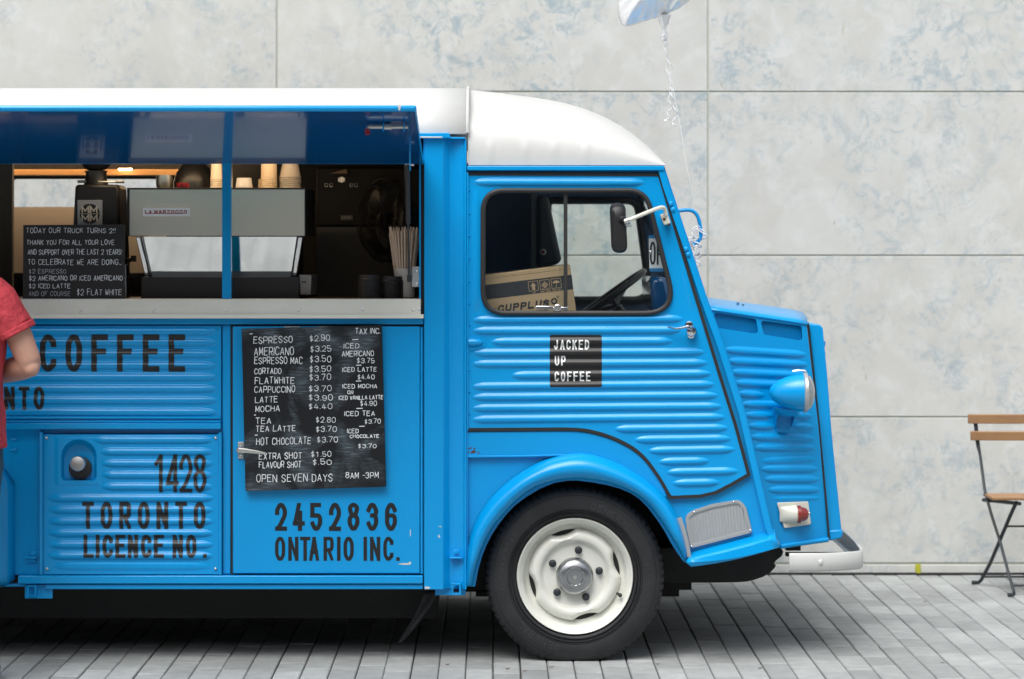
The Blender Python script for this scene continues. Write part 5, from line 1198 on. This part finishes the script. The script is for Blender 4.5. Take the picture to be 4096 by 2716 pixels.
b.add([mbx(304+14*math.cos(a), 66-10*math.sin(a), .0016) for a in np.linspace(0, math.pi, 13)], [tuple(range(13))])
ribbon(b, [(304, 66), (304, 79), (301, 82), (298, 79)], False, 1.6, mbx, lift=.0017)
for i in range(6): ribbon(b, [(290+i*5.5, 52+(i % 2)*2), (291+i*5.5, 53+(i % 2)*2)], False, 1.2, mbx, lift=.0016)
word(b, 'UP', 207, 90, 7, 5, 1.1, 6, mbx); word(b, "DON'T DROP", 238, 90, 7, 3.6, 1, 4.6, mbx); word(b, 'KEEP DRY', 285, 90, 7, 4, 1, 5, mbx)
build('pictograms', b, CARD, BX, smooth=0)
# open sign hanging inside the cab
OS = thing('open_sign', W(2650, 940, .10), 'white and blue open sign hanging inside the cab window', 'sign')
yo = .10; b = MB(); b.pprism([(2595, 953), (2728, 953), (2732, 1073), (2598, 1073)], yo, yo+.004); build('card', b, SIGNW, OS, smooth=0)
b = MB(); b.pprism([(2594, 941), (2728, 941), (2728, 953), (2595, 953)], yo-.001, yo+.004); b.pprism([(2598, 1073), (2732, 1073), (2732, 1086), (2598, 1086)], yo-.001, yo+.004); each('band', b, SIGNB, OS, smooth=0)
b = MB(); mo = lambda a, c_, l: (lambda p: (p[0], yo-l, p[2]))(W(a, c_, yo)); word(b, 'OPEN', 2599, 967, 92, 24, 7.5, 27.5, mo); build('lettering', b, INK, OS, smooth=0)
b = MB(); b.tube([W(2615, 941, yo), W(2621, 915, yo)], .0015, 5); b.tube([W(2700, 941, yo), W(2640, 900, yo)], .0015, 5); each('chain', b, STEEL, OS)
b = MB(); b.ball(W(2602, 1009, .03), .008, 1, .6, 1, 14, 8); build('window_knob', b, STEEL, DOOR)
b = MB(); b.cyl(W(2172, 1008, .9), (0, -1, 0), .014, .008, 18, .002); kb = build('hook_knob', b, CREAM, T); b = MB(); b.cyl(W(2172, 1008, .891), (0, -1, 0), .008, .004, 14); build('knob_centre', b, AMBER, kb)
# ------------------------------------------------------------------ balloon and ribbons
yB = .75; BAL = thing('foil_balloon', W(2658, 160, yB), 'shiny silver foil balloon floating above the cab on a curled white ribbon', 'balloon')
ol = [(2472, 28), (2474, 70), (2488, 104), (2508, 108), (2545, 98), (2590, 84), (2630, 72), (2665, 62), (2685, 47), (2712, 41), (2745, 22), (2768, -8), (2782, -60), (2770, -150), (2720, -230), (2630, -262), (2540, -235), (2480, -150), (2468, -60)]
ol = chaikin(ol, 2, True); Pn = np.array(ol); x0, y0 = Pn.min(0); x1, y1 = Pn.max(0); nx, ny = 90, 100
X, Y = np.meshgrid(np.linspace(x0, x1, nx), np.linspace(y0, y1, ny)); dist = np.full(X.shape, 1e9)
for i in range(len(ol)):
    a = Pn[i]; c = Pn[(i+1) % len(ol)]; d = c-a; t = np.clip(((X-a[0])*d[0]+(Y-a[1])*d[1])/max(d@d, 1e-9), 0, 1); dist = np.minimum(dist, np.hypot(X-a[0]-t*d[0], Y-a[1]-t*d[1]))
ins = inside(ol, X, Y); hgt = np.where(ins, .0125*np.sqrt(np.clip(dist, 0, 95)), 0)
ang = np.arctan2(Y+80, X-2620); hgt *= 1+.10*np.sin(ang*26)*np.exp(-dist/22)+.035*np.sin(X/21+Y/33)*np.sin(Y/27)
# a deep pleat running up from the tail splits it into two lobes
pl_ = np.exp(-(((X-2655)+(Y-62)*.55)/15)**2)*np.exp(-np.clip(62-Y, 0, 999)/75); hgt *= 1-.6*pl_
b = MB(); keep = ins[:-1, :-1] & ins[1:, 1:] & ins[1:, :-1] & ins[:-1, 1:]
idx = lambda j, i: j*nx+i
for sgn in (-1, 1):
    vs = [(*W(X[j, i], Y[j, i], yB)[:1], yB+sgn*(hgt[j, i]+.0005), W(X[j, i], Y[j, i], yB)[2]) for j in range(ny) for i in range(nx)]
    b.add(vs, [(idx(j, i), idx(j+1, i), idx(j+1, i+1), idx(j, i+1)) for j in range(ny-1) for i in range(nx-1) if keep[j, i]])
me = bpy.data.meshes.new('foil'); me.from_pydata(b.v, [], b.f); bm = bmesh.new(); bm.from_mesh(me); bmesh.ops.delete(bm, geom=[v for v in bm.verts if not v.link_faces], context='VERTS'); bmesh.ops.recalc_face_normals(bm, faces=bm.faces); bm.to_mesh(me); bm.free()
finish('foil', me, FOIL, BAL, smooth=70)
b = MB(); tr = W(2655, 60, yB); b.lathe([(.030, .0), (.022, -.018), (.016, -.04), (.006, -.058), (.005, -.062), (.013, -.078), (.0155, -.095), (.013, -.108), (.003, -.114)], (W(2656, 0, yB)[0], yB, tr[2]), (.0, 0, 1), 14, False, lambda k, i: 1+.22*math.sin(k*2.4+i)); build('tail', b, FOIL, BAL, smooth=60)
def curl(path, r, turns, w, n=160, ph=0, yscale=1):
    P = [Vector(W(p[0], p[1], yB)) for p in chaikin(path, 2)]; out = []; L = len(P)-1
    for i in range(n+1):
        u = i/n; f = u*L; k = min(int(f), L-1); c = P[k].lerp(P[k+1], f-k); a = ph+u*turns*6.283; rr = r*(.6+.4*math.sin(u*9+ph)**2)
        out.append(c+Vector((math.cos(a)*rr, math.sin(a)*rr*yscale, 0)))
    rows = [(p+Vector((0, 0, w/2)), p-Vector((0, 0, w/2))) for p in out]; return [[tuple(q) for q in r_] for r_ in rows]
b = MB()
b.grid(curl([(2660, 162), (2664, 250), (2684, 330), (2688, 400), (2706, 440), (2695, 505)], .010, 5, .007)); b.grid(curl([(2658, 164), (2675, 240), (2690, 320), (2680, 400), (2678, 455), (2664, 485)], .011, 5.5, .006, ph=2)); b.grid(curl([(2662, 165), (2682, 300), (2690, 380)], .008, 4, .006, ph=4))
build('curled_ribbon', b, RIBBON, BAL, smooth=60, solid=.0006)
b = MB(); b.tube([W(*p, yB) for p in chaikin([(2658, 160), (2690, 330), (2706, 430), (2725, 520), (2745, 660), (2775, 800), (2790, 900)], 2)], .0012, 5); build('tether', b, RIBBON, BAL)
b = MB(); rn = random.Random(21)
for k in range(7):
    sx, sy = rn.uniform(2752, 2808), rn.uniform(925, 1000); pts = [(2792, 905)]
    for i in range(5): pts.append((lerp(sx, 2785, .3)+rn.uniform(-26, 26), lerp(915, sy+rn.uniform(20, 60), (i+1)/5)+rn.uniform(-12, 12)))
    b.grid(curl(pts, rn.uniform(.012, .026), rn.uniform(1.5, 3), .0055, 110, rn.uniform(0, 6)))
b.grid(curl([(2790, 960), (2800, 1000), (2795, 1040), (2788, 1075), (2782, 1098)], .012, 5, .007, 140)); b.grid(curl([(2770, 960), (2755, 1000), (2770, 1020), (2775, 1050)], .012, 2.5, .006, 90, 1))
tag(build('ribbon_bundle', b, RIBBON, None, smooth=60, solid=.0006), 'tangle of curly white ribbons tied to the blue arm before the windscreen', 'ribbon')
# ------------------------------------------------------------------ folding chair
CH = thing('folding_chair', (W(4000, 0, 2.15)[0]+.2, 2.15, 0), 'folding bistro chair with wooden slats and dark iron legs by the stone wall', 'chair')
CWD = .40; X0 = lambda px, y: W(px, 0, y)[0]
for i, (px, ya, yb2, y) in enumerate(((3873, 1658, 1695, 2.36), (3883, 1726, 1762, 2.345))):
    b = MB(); a = W(px, yb2, y); c = W(px, ya, y); rows = []
    for s_ in (0, .016):
        rows = rows
    n_ = 9; fr_ = [(a[0]+(CWD+.03)*t/(n_-1), y-.012*math.sin(math.pi*t/(n_-1))) for t in range(n_)]
    for t in range(n_-1):
        pass
    vs = []; fs = []
    for (xx, yv) in fr_: vs += [(xx, yv, a[2]), (xx, yv, c[2]), (xx, yv+.014, c[2]+.002), (xx, yv+.014, a[2]+.002)]
    for t in range(n_-1):
        for q in range(4): fs.append((4*t+q, 4*t+(q+1) % 4, 4*t+4+(q+1) % 4, 4*t+4+q))
    fs += [(0, 1, 2, 3), tuple(4*(n_-1)+q for q in (3, 2, 1, 0))]
    b.add(vs, fs); build('back_slat', b, WOOD, CH, bevel=.003)
up_ = [W(3898, 1665, 2.376), W(3903, 1700, 2.372), W(3912, 1780, 2.36), W(3921, 1822, 2.35), W(3927, 1870, 2.33), W(3938, 1955, 2.27), W(3945, 1985, 2.24), W(3966, 2060, 2.18), W(4000, 2165, 2.09), W(4028, 2270, 2.0), W(4056, 2370, 1.94)]
back_ = [W(4066, 2008, 1.98), W(4040, 2065, 2.04), W(4000, 2160, 2.14), W(3962, 2250, 2.26), W(3925, 2320, 2.36)]
rad_u = [(.004, .010), (.004, .010), (.004, .010), (.007, .007)]+[(.0075, .0075)]*7
for dx in (0, CWD-.02):
    sh = Vector((dx, 0, 0)); b = MB(); b.tube([Vector(p)+sh for p in up_], rad_u, 8); f_ = Vector(up_[-1])+sh; b.tube([f_, Vector((f_.x, f_.y, .012)), Vector((f_.x-.012, f_.y-.004, .010)), Vector((f_.x-.030, f_.y-.01, .009))], [.0075, .008, .009, .009], 8); build('front_leg', b, IRON, CH)
    b = MB(); b.tube([Vector(p)+sh for p in back_], .009, 8); f_ = Vector(back_[-1])+sh; b.tube([f_, Vector((f_.x-.010, f_.y+.01, .012)), Vector((f_.x-.045, f_.y+.012, .011))], [.009, .0095, .011], 8); build('rear_leg', b, IRON, CH)
b = MB()
for p in (W(4028, 2105, 2.08), W(3940, 2307, 2.34), W(4050, 2342, 1.96)): b.tube([p, (p[0]+CWD-.02, p[1], p[2])], .005, 8)
q0 = W(3934, 1996, 2.28)[0]; q1 = W(4082, 2004, 1.95)[0]
for dx in (0, CWD): b.tube([(q0+dx, 2.29, .424), (q1+dx, 1.96, .438)], .009, 6)
each('rung', b, IRON, CH)
for k in range(6):
    t0, t1 = k/6+.012, (k+1)/6-.012; b = MB(); ya, yb2 = lerp(2.32, 1.95, t0), lerp(2.32, 1.95, t1); zz = W(0, 1982, 2.3)[2]; xa = lerp(X0(3936, 2.3), X0(4010, 1.95)-.05, (t0+t1)/2)
    b.box(xa, xa+CWD+.02, yb2, ya, zz-.004+.017*t0, zz+.010+.017*t0); build('seat_slat', b, WOOD, CH, bevel=.003)
# ------------------------------------------------------------------ customer at the left edge, seen from behind
yP = -.50; PS = thing('person', (-.12, yP, 0), 'person in a red short sleeved polo shirt and jeans standing at the hatch, arms folded', 'person')
px_ = -.085
def remesh(mb, name, material, parent, vox, sm):
    o = build(name, mb, material, None, smooth=0); m = o.modifiers.new('remesh', 'REMESH'); m.mode = 'VOXEL'; m.voxel_size = vox; m.use_smooth_shade = True
    s_ = o.modifiers.new('smooth', 'SMOOTH'); s_.factor = .5; s_.iterations = sm
    if parent: attach(o, parent)
    return o
b = MB()
V = Vector
def limb(b, pts, r, n=14):
    P = chaikin([tuple(p) for p in pts], 1); b.tube(P, list(np.interp(np.linspace(0, 1, len(P)), np.linspace(0, 1, len(r)), [q if not isinstance(q, tuple) else q[0] for q in r])), n)
for s_ in (1, -1):
    sx = px_+s_*.0
    sh = V((px_+s_*.185, yP+.01, 1.465)); el = V((px_+s_*.290, yP+.02, 1.215)); wr = V((px_+s_*.085, yP+.235, 1.155)); hd = V((px_-s_*.02, yP+.27, 1.16))
    limb(b, [sh, sh.lerp(el, .35)+V((s_*.006, 0, 0)), sh.lerp(el, .7)+V((s_*.004, -.004, 0)), el, el+(wr-el)*.12], [.046, .050, .052, .049, .046, .040])
    limb(b, [el+(sh-el)*.12, el, el.lerp(wr, .3), el.lerp(wr, .7), wr], [.044, .046, .052, .047, .036, .030])
    b.ball((el.x+s_*.006, el.y-.012, el.z-.014), .034, 1, 1, 1, 12, 8)
    limb(b, [wr, wr.lerp(hd, .5), hd], [.028, .034, .032])
    d = (hd-wr).normalized(); up2 = V((0, .25, 1)).normalized()
    for k in range(4):
        f0 = hd+up2*(.024-.016*k)-d*.005; f1 = f0+d*(.038-.004*abs(k-1))+V((0, .006, 0)); f2_ = f1+d*.022+V((0, -.012, -.006)); limb(b, [f0, f1, f2_], [.0095, .0088, .007], 8)
    limb(b, [wr+d*.02+up2*.02, wr+d*.05+up2*.045, wr+d*.075+up2*.05], [.011, .010, .0075], 8)
b.tube([(px_, yP+.02, 1.44), (px_, yP+.03, 1.52), (px_, yP+.045, 1.60)], [.068, .058, .058], 16)
b.ball((px_, yP+.055, 1.70), .105, .74, .92, 1.10, 20, 14); b.ball((px_, yP+.135, 1.675), .035, .6, .7, .9, 10, 8); b.ball((px_, yP+.10, 1.63), .05, .8, .9, .6, 12, 8); b.ball((px_, yP+.158, 1.675), .016, .7, 1, 1.2, 8, 6)
for s_ in (1, -1): b.ball((px_+s_*.079, yP+.05, 1.685), .022, .4, .8, 1.4, 10, 8)
remesh(b, 'body', SKIN, PS, .0055, 6)
b = MB(); b.ball((px_, yP+.04, 1.735), .112, .76, .94, .92, 20, 14); o = build('hair', b, HAIR, PS, smooth=60)
b = MB()
for s_ in (1, -1): b.ball((px_+s_*.032, yP+.142, 1.705), .010, 1, .6, .8, 10, 6)
each('eye', b, GASKET, PS)
# polo shirt: lofted torso and sleeves fused
b = MB(); lv = [(.90, .207, .150, 0), (.98, .198, .150, 0), (1.08, .184, .138, .0), (1.2, .186, .135, .005), (1.32, .198, .138, .01), (1.42, .205, .125, .012), (1.49, .165, .100, .016), (1.535, .095, .075, .02), (1.56, .070, .066, .025)]
lvz = np.array(lv); zz_ = np.linspace(.90, 1.56, 34); lv = [(z, *[float(np.interp(z, lvz[:, 0], lvz[:, c])) for c in (1, 2, 3)]) for z in zz_]
vs = []; n = 72
for z, rx, ry, oy in lv:
    for k in range(n):
        a = 2*math.pi*k/n; wv = 1+(.020*math.sin(a*7+z*11)+.016*math.sin(a*12-z*19)+.012*math.sin(a*5+z*31))*(1 if z < 1.4 else .3)
        vs.append((px_+rx*wv*np.sign(math.cos(a))*abs(math.cos(a))**.8, yP+oy+ry*wv*np.sign(math.sin(a))*abs(math.sin(a))**.8, z))
fs = [(i*n+k, i*n+(k+1) % n, (i+1)*n+(k+1) % n, (i+1)*n+k) for i in range(len(lv)-1) for k in range(n)]+[tuple(range(n-1, -1, -1)), tuple(range((len(lv)-1)*n, len(lv)*n))]
b.add(vs, fs)
for s_ in (1, -1):
    sh = V((px_+s_*.155, yP+.01, 1.475)); el = V((px_+s_*.290, yP+.02, 1.215)); h0 = sh.lerp(el, .50); limb(b, [V((px_+s_*.10, yP+.012, 1.49)), sh, sh.lerp(el, .28), h0+V((s_*.008, 0, 0))], [.074, .080, .083, .081, .082], 20)
remesh(b, 'polo_shirt', REDSHIRT, PS, .0075, 5)
b = MB()
for s_ in (1, -1):
    sh = V((px_+s_*.155, yP+.01, 1.475)); el = V((px_+s_*.290, yP+.02, 1.215)); d = (el-sh).normalized(); b.tube([sh.lerp(el, .47)+V((s_*.008, 0, 0)), sh.lerp(el, .56)+V((s_*.008, 0, 0))], .0835, 24)
each('sleeve_hem', b, REDSHIRT, PS, bevel=.004)
b = MB(); b.tube([(px_, yP+.0, .92), (px_, yP, .80)], [(.190, .135), (.195, .14)], 24) if False else None
vs = []
for z, rx, ry in ((.99, .180, .130), (.90, .190, .135), (.82, .190, .135), (.76, .180, .12)):
    for k in range(n): a = 2*math.pi*k/n; vs.append((px_+rx*math.cos(a), yP+ry*math.sin(a), z))
b.add(vs, [(i*n+k, i*n+(k+1) % n, (i+1)*n+(k+1) % n, (i+1)*n+k) for i in range(3) for k in range(n)]+[tuple(range(n)), tuple(range(3*n, 4*n))])
for s_ in (1, -1): limb(b, [(px_+s_*.095, yP, .84), (px_+s_*.10, yP+.01, .5), (px_+s_*.105, yP, .09)], [.10, .075, .058, .056], 18)
remesh(b, 'jeans', DENIM, PS, .009, 4)
for s_ in (1, -1):
    b = MB(); b.tube([(px_+s_*.105, yP-.06, .045), (px_+s_*.11, yP+.06, .045), (px_+s_*.115, yP+.17, .032)], [(.045, .036), (.044, .042), (.03, .036)], 14); build('shoe', b, IRON, PS, smooth=60)

# bits of dry leaf on the paving
rn = random.Random(8)
for px, py in ((2030, 2678), (2205, 2672), (2100, 2688), (3770, 2655), (3700, 2410), (2990, 2330), (3040, 2676), (2630, 2660), (1790, 2662)):
    y = D*H/((py-960)/1000)-D; x = W(px, 0, y)[0]; a = rn.uniform(0, 3.1); l = rn.uniform(.006, .012)
    b = MB(); b.grid([[(x+l*math.cos(a)*u-.004*math.sin(a)*v*(1-u*u), y+l*math.sin(a)*u+.004*math.cos(a)*v*(1-u*u), .003+.003*u*u+.001*abs(v)) for v in (-1, 0, 1)] for u in (-1, -.5, 0, .5, 1)])
    tag(build('leaf_scrap', b, RUST, None, smooth=60, solid=.001), 'tiny dark scrap of dry leaf lying on the grey paving', 'leaf', 'leaf scraps on the paving')
